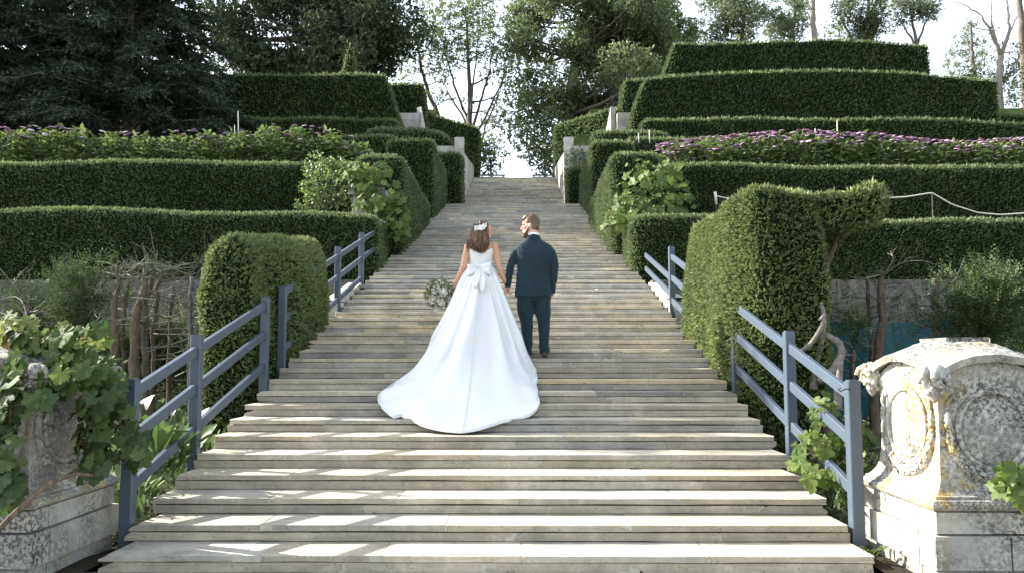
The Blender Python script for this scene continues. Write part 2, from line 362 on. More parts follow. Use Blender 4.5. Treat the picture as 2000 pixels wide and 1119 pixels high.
def build_stairs():
    st = empty('stone_staircase', (0, Y1, 0), 'long broad flight of worn grey stone steps climbing to the upper terrace', None, None, 'structure')
    core = MB(); mort = MB(); far = MB(); count = 0
    for i in range(1, NLOW+1):
        y = step_y(i); zt = RI*i; zb = RI*(i-1)
        yb = y+TR+0.10 if i < NLOW else UP_Y0+0.1
        lo, hi = (0.9, 1.75) if i < 12 else (0.55, 1.5)
        core.box((-HW+0.02, y+0.035, zb-0.12), (HW-0.02, yb, zt-0.014))
        ts = 0.050+rng.uniform(-0.004, 0.004)
        for course in (0, 1):
            z0, z1 = (zt-ts, zt) if course else (zb+0.0015, zt-ts-(0.0025 if rng.random() < 0.75 else 0.007))
            yf = y-0.002 if course else y+rng.uniform(0.0, 0.004)
            e = 0.012 if course else 0.03
            xs = cuts(-HW-rng.uniform(0, e), HW+rng.uniform(0, e), lo, hi)
            for a, b in zip(xs[:-1], xs[1:]):
                wide = rng.random() < 0.25
                g0 = 0.0015 if not wide else 0.004
                chip = 0.30 if i < 30 else 0.2
                v, f = stone_piece(a+g0, b-g0, yf+rng.uniform(-0.003, 0.003), yb if course else y+0.24, z0, z1, 1.0, chip)
                c = stone_col(0.07 if i < 10 else 0.16 if i < 24 else 0.05, 0.05 if i < 10 else 0.08)
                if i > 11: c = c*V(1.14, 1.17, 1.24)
                if count < 298:
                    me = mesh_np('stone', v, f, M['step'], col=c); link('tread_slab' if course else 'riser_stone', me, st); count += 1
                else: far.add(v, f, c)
            for b in xs[1:-1]:
                mort.box((b-rng.uniform(0.05, 0.12), yf+0.004, z0+0.002), (b+rng.uniform(0.05, 0.12), yb-0.01 if course else yf+0.2, z1-0.003))
    # upper flight between its walls
    for i in range(1, UP_N+1):
        y = UP_Y0+UP_T*(i-1); zt = LAND_Z+UP_R*i; zb = zt-UP_R
        core.box((UCX-UHW, y+0.03, zb-0.2), (UCX+UHW, y+UP_T+0.1, zt-0.012))
        for course in (0, 1):
            z0, z1 = (zt-0.06, zt) if course else (zb, zt-0.066)
            xs = cuts(UCX-UHW, UCX+UHW, 0.6, 1.4)
            for a, b in zip(xs[:-1], xs[1:]):
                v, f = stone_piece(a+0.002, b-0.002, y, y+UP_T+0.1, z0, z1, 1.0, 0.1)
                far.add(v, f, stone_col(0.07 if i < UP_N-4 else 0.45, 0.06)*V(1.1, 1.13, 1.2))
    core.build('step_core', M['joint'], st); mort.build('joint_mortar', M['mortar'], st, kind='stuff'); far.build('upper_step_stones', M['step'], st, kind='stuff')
    # sandy forecourt at the foot
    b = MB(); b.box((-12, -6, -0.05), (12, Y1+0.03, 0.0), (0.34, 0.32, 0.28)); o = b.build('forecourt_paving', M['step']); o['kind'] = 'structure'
build_stairs()

# dead leaves and crumbs lying on the upper steps
def litter():
    b = MB()
    for k in range(420):
        i = int(rng.uniform(22, NLOW)); x = rng.uniform(-2.3, 2.3); s = rng.uniform(0.012, 0.03)
        up = i >= 30 and rng.random() < 0.8
        y = step_y(i)+rng.uniform(0.0, 0.03); z = RI*i+0.004; a = rng.uniform(0, 6.28)
        p = [(x+s*cos(a+q)*rng.uniform(.6, 1.2), y+s*sin(a+q)*.6+s*.6, z+s*0.5*(q > 2)) for q in (0, 1.3, 2.6, 4.1)]
        c = V(0.55, 0.53, 0.47) if rng.random() < 0.6 else V(0.33, 0.24, 0.12)
        b.add(p, [(0, 1, 2, 3)], c)
    for k in range(300):
        i = int(rng.uniform(1, UP_N)); x = rng.uniform(-1.9, 2.0); s = rng.uniform(0.015, 0.035)
        y = UP_Y0+UP_T*(i-1)+rng.uniform(0, 0.03); z = LAND_Z+UP_R*i+0.004; a = rng.uniform(0, 6.28)
        b.add([(x+s*cos(a+q), y+s*sin(a+q)*.6+s*.6, z+s*0.5*(q > 2)) for q in (0, 1.3, 2.6, 4.1)], [(0, 1, 2, 3)], V(0.5, 0.48, 0.42))
    o = b.build('fallen_leaf_litter', M['litter']); tag(o, 'pale scraps of fallen leaves and grit scattered over the upper steps', 'leaf litter', None, 'stuff')
M['litter'] = (lambda t: t.pbr(t.attr('col'), 0.9))(NT('litter'))
litter()

# ------------------------------------------------------------------ stone walls of coursed blocks
def block_wall(name, p0, p1, z0, z1, th, ch, lo, hi, label, cat='wall', col=(0.42, 0.405, 0.36), mat='wall', slope_top=None, group=None, face=None, cap=0.0):
    """wall from p0 to p1 (x, y); each block is a part; slope_top(u) gives the top height at fraction u"""
    p0 = V(*p0); p1 = V(*p1); L = np.linalg.norm(p1-p0); d = (p1-p0)/L; nrm = V(d[1], -d[0])
    t = empty(name, (*((p0+p1)/2), z0), label, cat, group)
    def W3(u, k, z): q = p0 + d*u + nrm*k; return (q[0], q[1], z)
    topz = (lambda u: z1) if slope_top is None else slope_top
    b = MB(); 
    def slab(u0, u1, k0, k1, za, zb0, zb1, c):
        v = [W3(u0, k0, za), W3(u1, k0, za), W3(u1, k1, za), W3(u0, k1, za), W3(u0, k0, zb0), W3(u1, k0, zb1), W3(u1, k1, zb1), W3(u0, k1, zb0)]
        return np.array(v), [(0, 3, 2, 1), (4, 5, 6, 7), (0, 1, 5, 4), (1, 2, 6, 5), (2, 3, 7, 6), (3, 0, 4, 7)]
    v, f = slab(0.01, L-0.01, -th/2+0.02, th/2-0.02, z0, topz(0.01/L)-0.01, topz(1-0.01/L)-0.01, None)
    b.add(v, f, V(*col)*0.55); b.build('wall_core', M[mat], t)
    z = z0; row = 0
    while z < z1-0.02:
        zt = min(z+ch*rng.uniform(0.9, 1.1), z1)
        if z1-zt < ch*0.4: zt = z1
        us = cuts(0, L, lo, hi)
        for a, c_ in zip(us[:-1], us[1:]):
            t0, t1 = min(zt, topz(a/L)), min(zt, topz(c_/L))
            if min(t0, t1) < z+0.02: 
                if max(t0, t1) < z+0.03: continue
                t0 = max(t0, z+0.004); t1 = max(t1, z+0.004)
            k = rng.uniform(-0.006, 0.01)
            v, f = slab(a+0.004, c_-0.004, -th/2-k, th/2+k, z+0.003, t0-0.003, t1-0.003, None)
            v = v + rng.uniform(-0.003, 0.003, v.shape)
            link('stone_block', mesh_np('stone_block', v, f, M[mat], col=V(*col)*rng.uniform(0.82, 1.15)*(1+rng.uniform(-.04, .04, 3))), t)
        z = zt; row += 1
    return t
# upper flight: side walls that follow the slope, end piers, and cross walls holding the terraces
for sg, wd, in ((-1, 'left'), (1, 'right')):
    xin = UCX+sg*(UHW+0.17)
    top = lambda u: (LAND_Z+0.9+ (UP_N*UP_R+0.35)*min(1, max(0, u*1.02))) 
    yA, yB = UP_Y0+0.9, TOP_Y+1.0
    def topf(u): return LAND_Z + 2.55 + (TOP_Z+0.75-LAND_Z-2.55)*u
    block_wall('stair_side_wall', (xin, yA) if sg > 0 else (xin, yA), (xin, yB), LAND_Z-0.2, TOP_Z+0.9, 0.3, 0.3, 0.5, 0.9, 'pale stone side wall along the %s of the narrow top flight' % wd, slope_top=topf, col=(0.46, 0.44, 0.40), group='walls of the top flight')
    block_wall('wall_pier', (xin-sg*0.2+(-0.2 if sg > 0 else 0.2), yA-0.17) if False else (xin-0.19, yA-0.16), (xin+0.19, yA-0.16), LAND_Z-0.2, LAND_Z+3.05, 0.3, 0.38, 0.3, 0.5, 'upright pale stone pier ending the %s wall of the top flight' % wd, 'pier', col=(0.48, 0.46, 0.42), group='piers of the top flight')
    x0, x1 = (xin-3.0, xin-0.2) if sg < 0 else (xin+0.2, xin+3.0)
    block_wall('cross_wall', (x0, yA-0.05), (x1, yA-0.05), LAND_Z-0.2, LAND_Z+2.72, 0.3, 0.36, 0.5, 0.9, 'pale stone retaining wall running %s from the stair pier' % wd, col=(0.45, 0.43, 0.39), group='retaining walls by the top flight')
# second pair of walls, higher and further out
P = at(806, 225, 40.0); Q = at(826, 212, 40.0)
for sg, wd in ((-1, 'left'), (1, 'right')):
    if sg < 0: xa, xb = at(740, 225, 40)[0], at(818, 225, 40)[0]; pa, pb = at(808, 212, 39.9)[0], at(819, 212, 39.9)[0]
    else: xa, xb = at(1205, 225, 40)[0], at(1275, 225, 40)[0]; pa, pb = at(1197, 212, 39.9)[0], at(1209, 212, 39.9)[0]
    zt = at(800, 223, 40)[2]; zp = at(800, 212, 40)[2]
    block_wall('high_terrace_wall', (xa, 40), (xb, 40), 10.5, zt, 0.35, 0.33, 0.5, 0.9, 'pale stone wall end showing above the low hedge, upper %s' % wd, col=(0.46, 0.44, 0.40), group='upper terrace walls')
    wing = (lambda u, a=zp, b=zt: a+(10.9-a)*u)
    block_wall('wall_wing', ((pb if sg < 0 else pa), 39.8), ((pb+0.55 if sg < 0 else pa-0.55), 40.6), 10.5, zp, 0.3, 5.0, 0.3, 0.7, 'sloping pale stone wing wall stepping down beside the %s upper hedge' % wd, col=(0.48, 0.46, 0.42), group='upper terrace wing walls', slope_top=wing)
# rough retaining wall under the first hedges, seen through the bare trunks
for sg, wd in ((-1, 'left'), (1, 'right')):
    xa, xb = (-13.5, -HW-0.12) if sg < 0 else (HW+0.12, 13.5)
    block_wall('lower_retaining_wall', (xa, 15.55), (xb, 15.55), 0.4, 2.92, 0.35, 0.27, 0.35, 0.8, 'rough mossy stone retaining wall under the first hedge, %s of the stairs' % wd, col=(0.13, 0.13, 0.115), mat='plinth', group='lower retaining walls')
    # short kerb wall stepping down from it beside the stairs
    wing = (lambda u: 2.86-0.50*u)
    block_wall('stair_kerb_wall', (sg*(HW+0.16), 15.3), (sg*(HW+0.16), 13.2), 1.2, 2.86, 0.26, 0.4, 0.5, 1.0, 'low sloping stone kerb wall beside the railing, %s of the stairs' % wd, col=(0.45, 0.43, 0.38), group='kerb walls beside the stairs', slope_top=wing)

# ================================================================== CLIPPED HEDGES
def lumps(p, s=1.0, seed=0.0):
    """smooth uneven field, about -1..1"""
    p = np.asarray(p)/s; x, y, z = p[..., 0]+seed*3.1, p[..., 1]+seed*1.7, p[..., 2]+seed
    return (np.sin(1.3*x+0.7*y+1.1*z+0.8*np.sin(0.9*z+x*.6))+np.sin(2.1*y-1.3*x+.5*z+1.7)*.7+np.sin(2.7*z+1.9*x-.8*y+.4)*.6+np.sin(4.3*x+3.1*z+2.2*y)*.35+np.sin(5.9*z-4.7*y+3.3*x)*.3)/2.9
def rounded_box(a, b, r, h=0.25):
    """grid over the six faces of a box with rounded edges: verts, quads"""
    a = np.asarray(a, float); b = np.asarray(b, float); c = (a+b)/2; s = (b-a)/2
    r = min(r, *(s*0.98)); Vs = []; Fs = []; n0 = 0
    for ax in range(3):
        u, v = (ax+1) % 3, (ax+2) % 3
        nu = max(2, int(2*s[u]/h)); nv = max(2, int(2*s[v]/h))
        def lin(n, L):
            inner = np.linspace(-(L-r), L-r, max(2, n)); e = L-r+r*np.sin(np.linspace(0, pi/2, 4)[1:])*1.0
            return np.concatenate([-e[::-1], inner, e])
        gu, gv = np.meshgrid(lin(nu, s[u]), lin(nv, s[v]), indexing='ij')
        for sg in (-1, 1):
            q = np.zeros(gu.shape+(3,)); q[..., u] = gu; q[..., v] = gv; q[..., ax] = sg*s[ax]
            inn = np.clip(q, -(s-r), s-r); d = q-inn; q = inn + d/np.maximum(np.linalg.norm(d, axis=-1, keepdims=True), 1e-9)*r
            m, k = gu.shape; Vs.append(q.reshape(-1, 3)); I = np.arange(m*k).reshape(m, k)+n0; n0 += m*k
            f = np.stack([I[:-1, :-1], I[1:, :-1], I[1:, 1:], I[:-1, 1:]], -1).reshape(-1, 4)
            if sg < 0: f = f[:, ::-1]
            Fs.append(f)
    return np.concatenate(Vs)+c, np.concatenate(Fs)
def face_geo(v, f):
    q = v[f]; n = np.cross(q[:, 2]-q[:, 0], q[:, 3]-q[:, 1]); A = np.linalg.norm(n, axis=1)/2
    return q, unit(n), A
def sprigs(name, v, f, parent, mat='yew', L=0.08, cover=2.0, shag=1.0, back=0.35, jit=0.5, topfresh=0.15, wratio=0.42, keep=None, holes=0.0, bottom=0.02):
    q, n, A = face_geo(v, f)
    wgt = A*np.where(n[:, 2] < -0.5, bottom, 1.0)*np.where(n[:, 1] > 0.6, back, 1.0)
    if keep is not None: wgt = wgt*keep(q.mean(1))
    N = int(wgt.sum()*cover/(0.5*L*L*wratio)); N = min(N, 90000)
    k = rng.choice(len(f), N, p=wgt/wgt.sum()); a, b = rng.random((2, N))[:, :, None]
    qq = q[k]; P = (qq[:, 0]*(1-a)+qq[:, 1]*a)*(1-b)+(qq[:, 3]*(1-a)+qq[:, 2]*a)*b; nn = n[k]
    if holes:
        m = lumps(P, 0.12, 5) > -1+holes; P = P[m]; nn = nn[m]; N = len(P)
    top = np.clip(nn[:, 2], 0, 1)
    D = unit(nn*(0.75+0.25*top[:, None])+rdir(N)*jit+V(0, 0, 0.25))
    sc = rng.uniform(0.6, 1.25, N)*(1+shag*0.5*top*rng.random(N)**2)
    sc = np.where((rng.random(N) < 0.04*shag) & (top > 0.35), sc*1.6, sc); sc = np.minimum(sc, 1.75)
    Nn = unit(rdir(N)*0.8+nn*0.45+V(0, 0, 0.25))
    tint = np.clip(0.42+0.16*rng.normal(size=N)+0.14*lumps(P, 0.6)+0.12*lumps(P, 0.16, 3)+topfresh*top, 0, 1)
    P = P - nn*L*0.25
    return leaves(name, P, D, Nn, L*sc, L*np.minimum(sc, 1.05)*wratio*rng.uniform(0.7, 1.3, N), tint, M[mat], parent, 0.12)
def hedge(name, a, b, label, r=0.22, warp=None, bulge=0.035, L=None, mat='yew', cat='hedge', group=None, cover=1.15, shag=1.0, topfresh=0.15, h=None, jit=0.5, core_in=0.03, keep=None, bottom=0.02, bs=0.9):
    a = V(*a); b = V(*b)
    v, f = rounded_box(a, b, r, h or 0.3)
    if warp is not None: v = warp(v)
    c = v.mean(0); q, n, A = face_geo(v, f)
    vn = np.zeros_like(v); 
    for k in range(4): np.add.at(vn, f[:, k], n*A[:, None])
    vn = unit(vn)
    sd_ = rng.uniform(0, 30)
    v = v + vn*(lumps(v, bs, sd_)*bulge + lumps(v, 0.3, sd_)*bulge*0.5)[:, None]
    t = empty(name, (c[0], c[1], a[2]), label, cat, group)
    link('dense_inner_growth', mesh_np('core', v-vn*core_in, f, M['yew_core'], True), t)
    Ld = L or 0.0040*max(8, a[1])
    sprigs('foliage', v, f, t, mat, Ld, cover, shag, topfresh=topfresh, jit=jit, keep=keep, bottom=bottom)
    return t
def batter(x_at_base, x_at_top, z0, z1, side, pw=1.0):
    """slants one end in x: side +1 = right end, -1 = left end"""
    def w_(v):
        v = v.copy(); xm = v[:, 0].max() if side > 0 else v[:, 0].min()
        u = np.clip((v[:, 2]-z0)/(z1-z0), 0, 1)**pw
        tgt = x_at_base+(x_at_top-x_at_base)*u
        near = np.clip(1-np.abs(v[:, 0]-xm)/1.2, 0, 1)
        v[:, 0] += (tgt-xm)*near
        return v
    return w_
def topline(fn, z0, z1):
    """top height follows fn(x, y)"""
    def w_(v):
        v = v.copy(); u = np.clip((v[:, 2]-z0)/(z1-z0), 0, 1); v[:, 2] = z0+(fn(v[:, 0], v[:, 1])-z0)*u + 0*v[:, 2]
        return v
    return w_
def chain(*ws):
    def w_(v):
        for q in ws: v = q(v)
        return v
    return w_
wav = lambda z, amp=0.06, k=0.5, ph=0.0: (lambda x, y: z+amp*np.sin(x*k+ph)+amp*0.5*np.sin(x*k*2.7+1+ph))
HG = 'clipped yew hedges on the terraces'
# ---- left side
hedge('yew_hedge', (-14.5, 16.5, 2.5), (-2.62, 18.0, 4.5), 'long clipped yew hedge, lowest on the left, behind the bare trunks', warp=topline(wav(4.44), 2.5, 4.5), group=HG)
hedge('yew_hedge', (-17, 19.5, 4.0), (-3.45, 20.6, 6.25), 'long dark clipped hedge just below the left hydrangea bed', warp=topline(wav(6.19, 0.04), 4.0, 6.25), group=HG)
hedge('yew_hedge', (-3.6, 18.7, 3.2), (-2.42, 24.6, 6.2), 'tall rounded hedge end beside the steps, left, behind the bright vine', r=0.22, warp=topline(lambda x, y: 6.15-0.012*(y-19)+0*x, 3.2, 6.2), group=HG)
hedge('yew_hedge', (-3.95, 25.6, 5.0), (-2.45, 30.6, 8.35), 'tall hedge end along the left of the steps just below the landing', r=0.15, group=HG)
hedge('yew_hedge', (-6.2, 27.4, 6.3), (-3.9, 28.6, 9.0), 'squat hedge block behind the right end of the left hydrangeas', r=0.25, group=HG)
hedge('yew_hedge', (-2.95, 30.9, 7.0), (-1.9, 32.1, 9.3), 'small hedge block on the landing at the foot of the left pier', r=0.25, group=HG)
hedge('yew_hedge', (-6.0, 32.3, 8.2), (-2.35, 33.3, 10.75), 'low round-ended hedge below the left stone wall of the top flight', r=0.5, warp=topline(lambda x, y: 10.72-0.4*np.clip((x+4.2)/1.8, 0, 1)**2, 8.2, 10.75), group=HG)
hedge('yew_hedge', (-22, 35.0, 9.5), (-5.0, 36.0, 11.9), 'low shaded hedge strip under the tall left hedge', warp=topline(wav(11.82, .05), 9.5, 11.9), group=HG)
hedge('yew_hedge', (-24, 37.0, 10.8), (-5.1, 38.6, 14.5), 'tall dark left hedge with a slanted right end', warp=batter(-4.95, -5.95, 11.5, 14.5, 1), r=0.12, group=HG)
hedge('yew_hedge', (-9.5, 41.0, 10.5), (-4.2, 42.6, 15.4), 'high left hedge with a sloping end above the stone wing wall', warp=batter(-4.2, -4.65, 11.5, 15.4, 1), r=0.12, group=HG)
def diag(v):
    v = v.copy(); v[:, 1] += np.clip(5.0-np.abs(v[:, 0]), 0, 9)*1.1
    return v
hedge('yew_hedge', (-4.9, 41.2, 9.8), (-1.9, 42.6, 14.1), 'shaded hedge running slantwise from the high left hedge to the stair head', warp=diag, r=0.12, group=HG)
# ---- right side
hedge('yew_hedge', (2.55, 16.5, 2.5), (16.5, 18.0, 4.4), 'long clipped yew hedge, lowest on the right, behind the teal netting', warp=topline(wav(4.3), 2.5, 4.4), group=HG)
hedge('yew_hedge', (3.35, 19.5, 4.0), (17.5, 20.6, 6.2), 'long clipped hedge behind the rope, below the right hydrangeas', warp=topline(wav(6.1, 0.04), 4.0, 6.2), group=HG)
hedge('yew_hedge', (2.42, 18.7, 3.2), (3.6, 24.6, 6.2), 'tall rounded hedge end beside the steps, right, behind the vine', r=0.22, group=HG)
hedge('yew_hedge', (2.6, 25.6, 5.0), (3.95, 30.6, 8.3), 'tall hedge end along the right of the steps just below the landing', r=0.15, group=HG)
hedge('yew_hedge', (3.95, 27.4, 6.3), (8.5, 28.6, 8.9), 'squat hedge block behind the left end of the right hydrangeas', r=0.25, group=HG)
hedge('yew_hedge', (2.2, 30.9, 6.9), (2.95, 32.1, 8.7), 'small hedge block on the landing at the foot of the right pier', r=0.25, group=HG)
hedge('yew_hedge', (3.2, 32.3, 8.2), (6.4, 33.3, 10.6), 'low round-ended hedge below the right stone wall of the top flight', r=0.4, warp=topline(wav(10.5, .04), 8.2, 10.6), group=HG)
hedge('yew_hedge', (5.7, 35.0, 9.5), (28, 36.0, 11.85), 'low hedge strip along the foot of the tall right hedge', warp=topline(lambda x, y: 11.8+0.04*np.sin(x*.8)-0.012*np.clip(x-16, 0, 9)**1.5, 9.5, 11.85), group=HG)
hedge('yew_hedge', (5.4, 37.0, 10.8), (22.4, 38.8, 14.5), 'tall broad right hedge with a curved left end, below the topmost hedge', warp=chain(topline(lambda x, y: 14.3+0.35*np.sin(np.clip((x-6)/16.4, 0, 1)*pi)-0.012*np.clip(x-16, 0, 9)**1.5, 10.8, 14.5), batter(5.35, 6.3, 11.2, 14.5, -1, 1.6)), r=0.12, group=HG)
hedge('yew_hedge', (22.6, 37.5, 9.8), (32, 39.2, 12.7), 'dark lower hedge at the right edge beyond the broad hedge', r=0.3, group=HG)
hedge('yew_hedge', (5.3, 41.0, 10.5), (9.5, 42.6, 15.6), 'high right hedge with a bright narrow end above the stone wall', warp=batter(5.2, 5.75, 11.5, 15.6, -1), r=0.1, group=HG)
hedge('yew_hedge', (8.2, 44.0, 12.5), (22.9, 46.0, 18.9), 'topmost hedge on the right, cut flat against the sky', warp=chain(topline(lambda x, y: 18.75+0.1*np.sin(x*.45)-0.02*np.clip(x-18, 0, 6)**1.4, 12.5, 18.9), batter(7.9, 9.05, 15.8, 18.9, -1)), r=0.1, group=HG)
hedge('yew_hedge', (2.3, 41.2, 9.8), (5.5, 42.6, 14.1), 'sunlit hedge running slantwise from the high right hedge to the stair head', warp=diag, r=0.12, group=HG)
# ---- yews cut hard beside the railings
def yew_left(v):
    v = v.copy(); u = np.clip((v[:, 2]-0.5)/2.6, 0, 1)
    z = v[:, 2]; top = 2.86+0.12*(v[:, 1]-9.3)-0.3*np.clip((-3.0-v[:, 0])/0.45, 0, 1)**2
    v[:, 2] = 0.5+(top-0.5)*np.clip(u*1.05, 0, 1+0.02*u)
    rt = v[:, 0] > -3.0; v[:, 0] += np.where(rt, -0.12+0.24*np.clip((v[:, 1]-10.0)/0.7, 0, 1)**1.0*np.sin(np.clip(u*1.1, 0, 1)*pi*0.85), -0.06*np.sin(u*pi))
    return v
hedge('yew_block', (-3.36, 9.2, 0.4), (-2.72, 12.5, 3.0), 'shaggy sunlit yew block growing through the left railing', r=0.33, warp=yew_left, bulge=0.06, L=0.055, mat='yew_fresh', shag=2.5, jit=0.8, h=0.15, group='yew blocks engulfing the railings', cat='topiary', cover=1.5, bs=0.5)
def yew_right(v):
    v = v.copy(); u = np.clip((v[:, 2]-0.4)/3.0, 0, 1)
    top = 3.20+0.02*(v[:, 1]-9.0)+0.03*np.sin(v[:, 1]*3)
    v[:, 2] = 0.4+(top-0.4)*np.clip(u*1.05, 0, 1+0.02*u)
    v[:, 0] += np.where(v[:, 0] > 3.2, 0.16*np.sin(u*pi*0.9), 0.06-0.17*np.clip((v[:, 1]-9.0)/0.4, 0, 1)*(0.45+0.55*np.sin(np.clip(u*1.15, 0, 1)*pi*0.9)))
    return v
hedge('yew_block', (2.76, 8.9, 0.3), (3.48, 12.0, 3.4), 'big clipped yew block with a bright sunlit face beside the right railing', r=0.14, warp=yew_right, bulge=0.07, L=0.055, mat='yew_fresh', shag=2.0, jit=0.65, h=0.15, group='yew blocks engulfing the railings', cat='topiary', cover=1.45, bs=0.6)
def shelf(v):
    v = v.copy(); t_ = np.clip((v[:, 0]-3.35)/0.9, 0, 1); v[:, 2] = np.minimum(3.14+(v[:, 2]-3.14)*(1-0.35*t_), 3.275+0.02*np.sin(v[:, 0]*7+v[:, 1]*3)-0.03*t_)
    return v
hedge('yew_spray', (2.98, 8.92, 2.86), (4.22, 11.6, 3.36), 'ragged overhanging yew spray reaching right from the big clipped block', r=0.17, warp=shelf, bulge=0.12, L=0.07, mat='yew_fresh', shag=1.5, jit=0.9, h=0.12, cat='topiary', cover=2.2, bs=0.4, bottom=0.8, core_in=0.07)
# small clipped cone above the left hedge
def cone():
    p = at(683, 140, 40.0); zt = at(675, 88, 40.0)[2]; z0 = 12.5
    t = empty('yew_cone', (p[0], 40, z0), 'slim clipped yew cone rising behind the tall dark left hedge', 'topiary')
    nz, ns = 22, 16; H = zt-z0
    v = np.array([(p[0]+1.05*(1-i/(nz-1))**0.9*cos(2*pi*k/ns)+0.02, 40+1.05*(1-i/(nz-1))**0.9*sin(2*pi*k/ns), z0+H*i/(nz-1)) for i in range(nz) for k in range(ns)])
    f = np.array([(i*ns+k, i*ns+(k+1) % ns, (i+1)*ns+(k+1) % ns, (i+1)*ns+k) for i in range(nz-1) for k in range(ns)])
    link('dense_inner_growth', mesh_np('core', v, f, M['yew_core'], True), t); sprigs('foliage', v, f, t, 'yew', 0.18, 2.0)
cone()

# ================================================================== TREES
def clump_leaves(C, R, n_tw, per, L, seed_tint=0.45, flat=0.0, droop=0.0):
    """twigs spread through an ellipsoid, more toward its skin; a few leaves along each twig"""
    d = rdir(n_tw); rr = rng.random(n_tw)**0.45
    P = C + d*rr[:, None]*R
    tw = unit(d*0.8+rdir(n_tw)*0.7+V(0, 0, 0.15-droop)); ln = L*rng.uniform(1.2, 2.6, n_tw)
    k = np.repeat(np.arange(n_tw), per); s = rng.random(len(k))
    B = P[k]+tw[k]*(ln[k]*s)[:, None]
    D = unit(tw[k]*0.5+rdir(len(k))*0.9+V(0, 0, -0.15-droop)); Nn = unit(rdir(len(k))+V(0, 0, 0.7))
    t = np.clip(seed_tint+0.18*rng.normal(size=len(k))+0.12*np.repeat(rng.normal(size=n_tw), per), 0, 1)
    return B, D, Nn, L*rng.uniform(0.6, 1.2, len(k)), t
def curve_pts(p, q, bend, n=7):
    p = np.asarray(p, float); q = np.asarray(q, float); t = np.linspace(0, 1, n)[:, None]
    return p+(q-p)*t+np.asarray(bend)*np.sin(t*pi)
def tree(name, label, Y, trunk, clumps, mat, L=0.2, bark='bark', depth=2.0, cat='tree', group='trees on the skyline', dens=1.0, tint=0.45, zbase=None, limbs=True, per=7, droop=0.0, wr=0.55, twigs=0, stems=None):
    """trunk: list of (px, py, radius m); clumps: list of (px, py, rx px, ry px)"""
    T = np.array([at(x, y, Y) for x, y, r in trunk]); R = np.array([r for *_, r in trunk])
    if zbase is not None and T[0][2] > zbase: T = np.vstack([[T[0][0], T[0][1], zbase], T]); R = np.concatenate([[R[0]*1.15], R])
    t = empty(name, T[0], label, cat, group)
    # smooth the trunk line
    u = np.linspace(0, len(T)-1, len(T)*4); Ts = np.stack([np.interp(u, range(len(T)), T[:, k]) for k in range(3)], 1); Rs = np.interp(u, range(len(T)), R)
    Ts[1:-1] += rng.normal(size=(len(Ts)-2, 3))*Rs[1:-1, None]*0.25
    tb = MB().tube(Ts, Rs, 9); tb.build('trunk', M[bark], t, True)
    lb = MB(); nl = 0; acc = [[] for _ in range(5)]
    for (cx, cy, rx, ry) in clumps:
        dy = rng.normal()*depth*0.6; C = at(cx, cy, Y+dy); s = FPX/(Y+dy); Rr = V(rx/s, (rx+ry)*0.5/s, ry/s)
        area = rx*ry/(s*s)
        n_tw = max(6, int(dens*area*pi*3.4/(0.5*L*L*wr*per)))
        B, D, Nn, Ls, tt = clump_leaves(C, Rr, n_tw, per, L, tint+rng.normal()*0.06, droop=droop)
        for a_, b_ in zip(acc, (B, D, Nn, Ls, tt)): a_.append(b_)
        if limbs:
            below = np.where(Ts[:, 2] < C[2]-0.15*np.linalg.norm(C[:2]-Ts[:, :2], axis=1))[0]
            k = below[np.argmin(np.linalg.norm(Ts[below]-C, axis=1))] if len(below) else 0
            p = Ts[k]; d = np.linalg.norm(C-p); r0 = min(Rs[k]*0.6, 0.02+0.022*d)
            pts = curve_pts(p, C, V(0, 0, -0.06*d)+rng.normal(size=3)*0.05*d, 7); lb.tube(pts, np.linspace(r0, 0.015, 7), 5, cap=False); nl += 1
            for q in range(4+twigs):
                j = rng.integers(3, 7); e = pts[j]+rdir(1)[0]*Rr*rng.uniform(0.6, 1.05)
                lb.tube(curve_pts(pts[j], e, rng.normal(size=3)*0.06, 4), np.linspace(r0*0.35+0.008, 0.008, 4), 4, cap=False)
    for pl in (stems or []):
        S = np.array([at(x, y, Y+dz) for x, y, r, dz in pl]); rs = np.array([r for _, _, r, _ in pl])
        u = np.linspace(0, len(S)-1, len(S)*4); S2 = np.stack([np.interp(u, range(len(S)), S[:, k]) for k in range(3)], 1)
        S2[1:] += rng.normal(size=(len(S2)-1, 3))*0.03; lb.tube(S2, np.interp(u, range(len(S)), rs), 6); nl += 1
    if nl: lb.build('limbs', M[bark], t, True, kind='stuff')
    if acc[0]:
        B, D, Nn, Ls, tt = [np.concatenate(x) for x in acc]
        leaves('crown', B, D, Nn, Ls, Ls*wr, tt, M[mat], t, 0.1)
    return t
def fill(cx, cy, rx, ry, n, cr, asp=0.75, edge=0.5, skip=None):
    out = []
    k = 0
    while len(out) < n and k < 5000:
        k += 1; a = rng.uniform(0, 2*pi); r = rng.random()**edge
        x, y = cx+rx*r*cos(a), cy+ry*r*sin(a)
        if skip and skip(x, y): continue
        c = cr*rng.uniform(0.7, 1.3); out.append((x, y, c, c*asp))
    return out
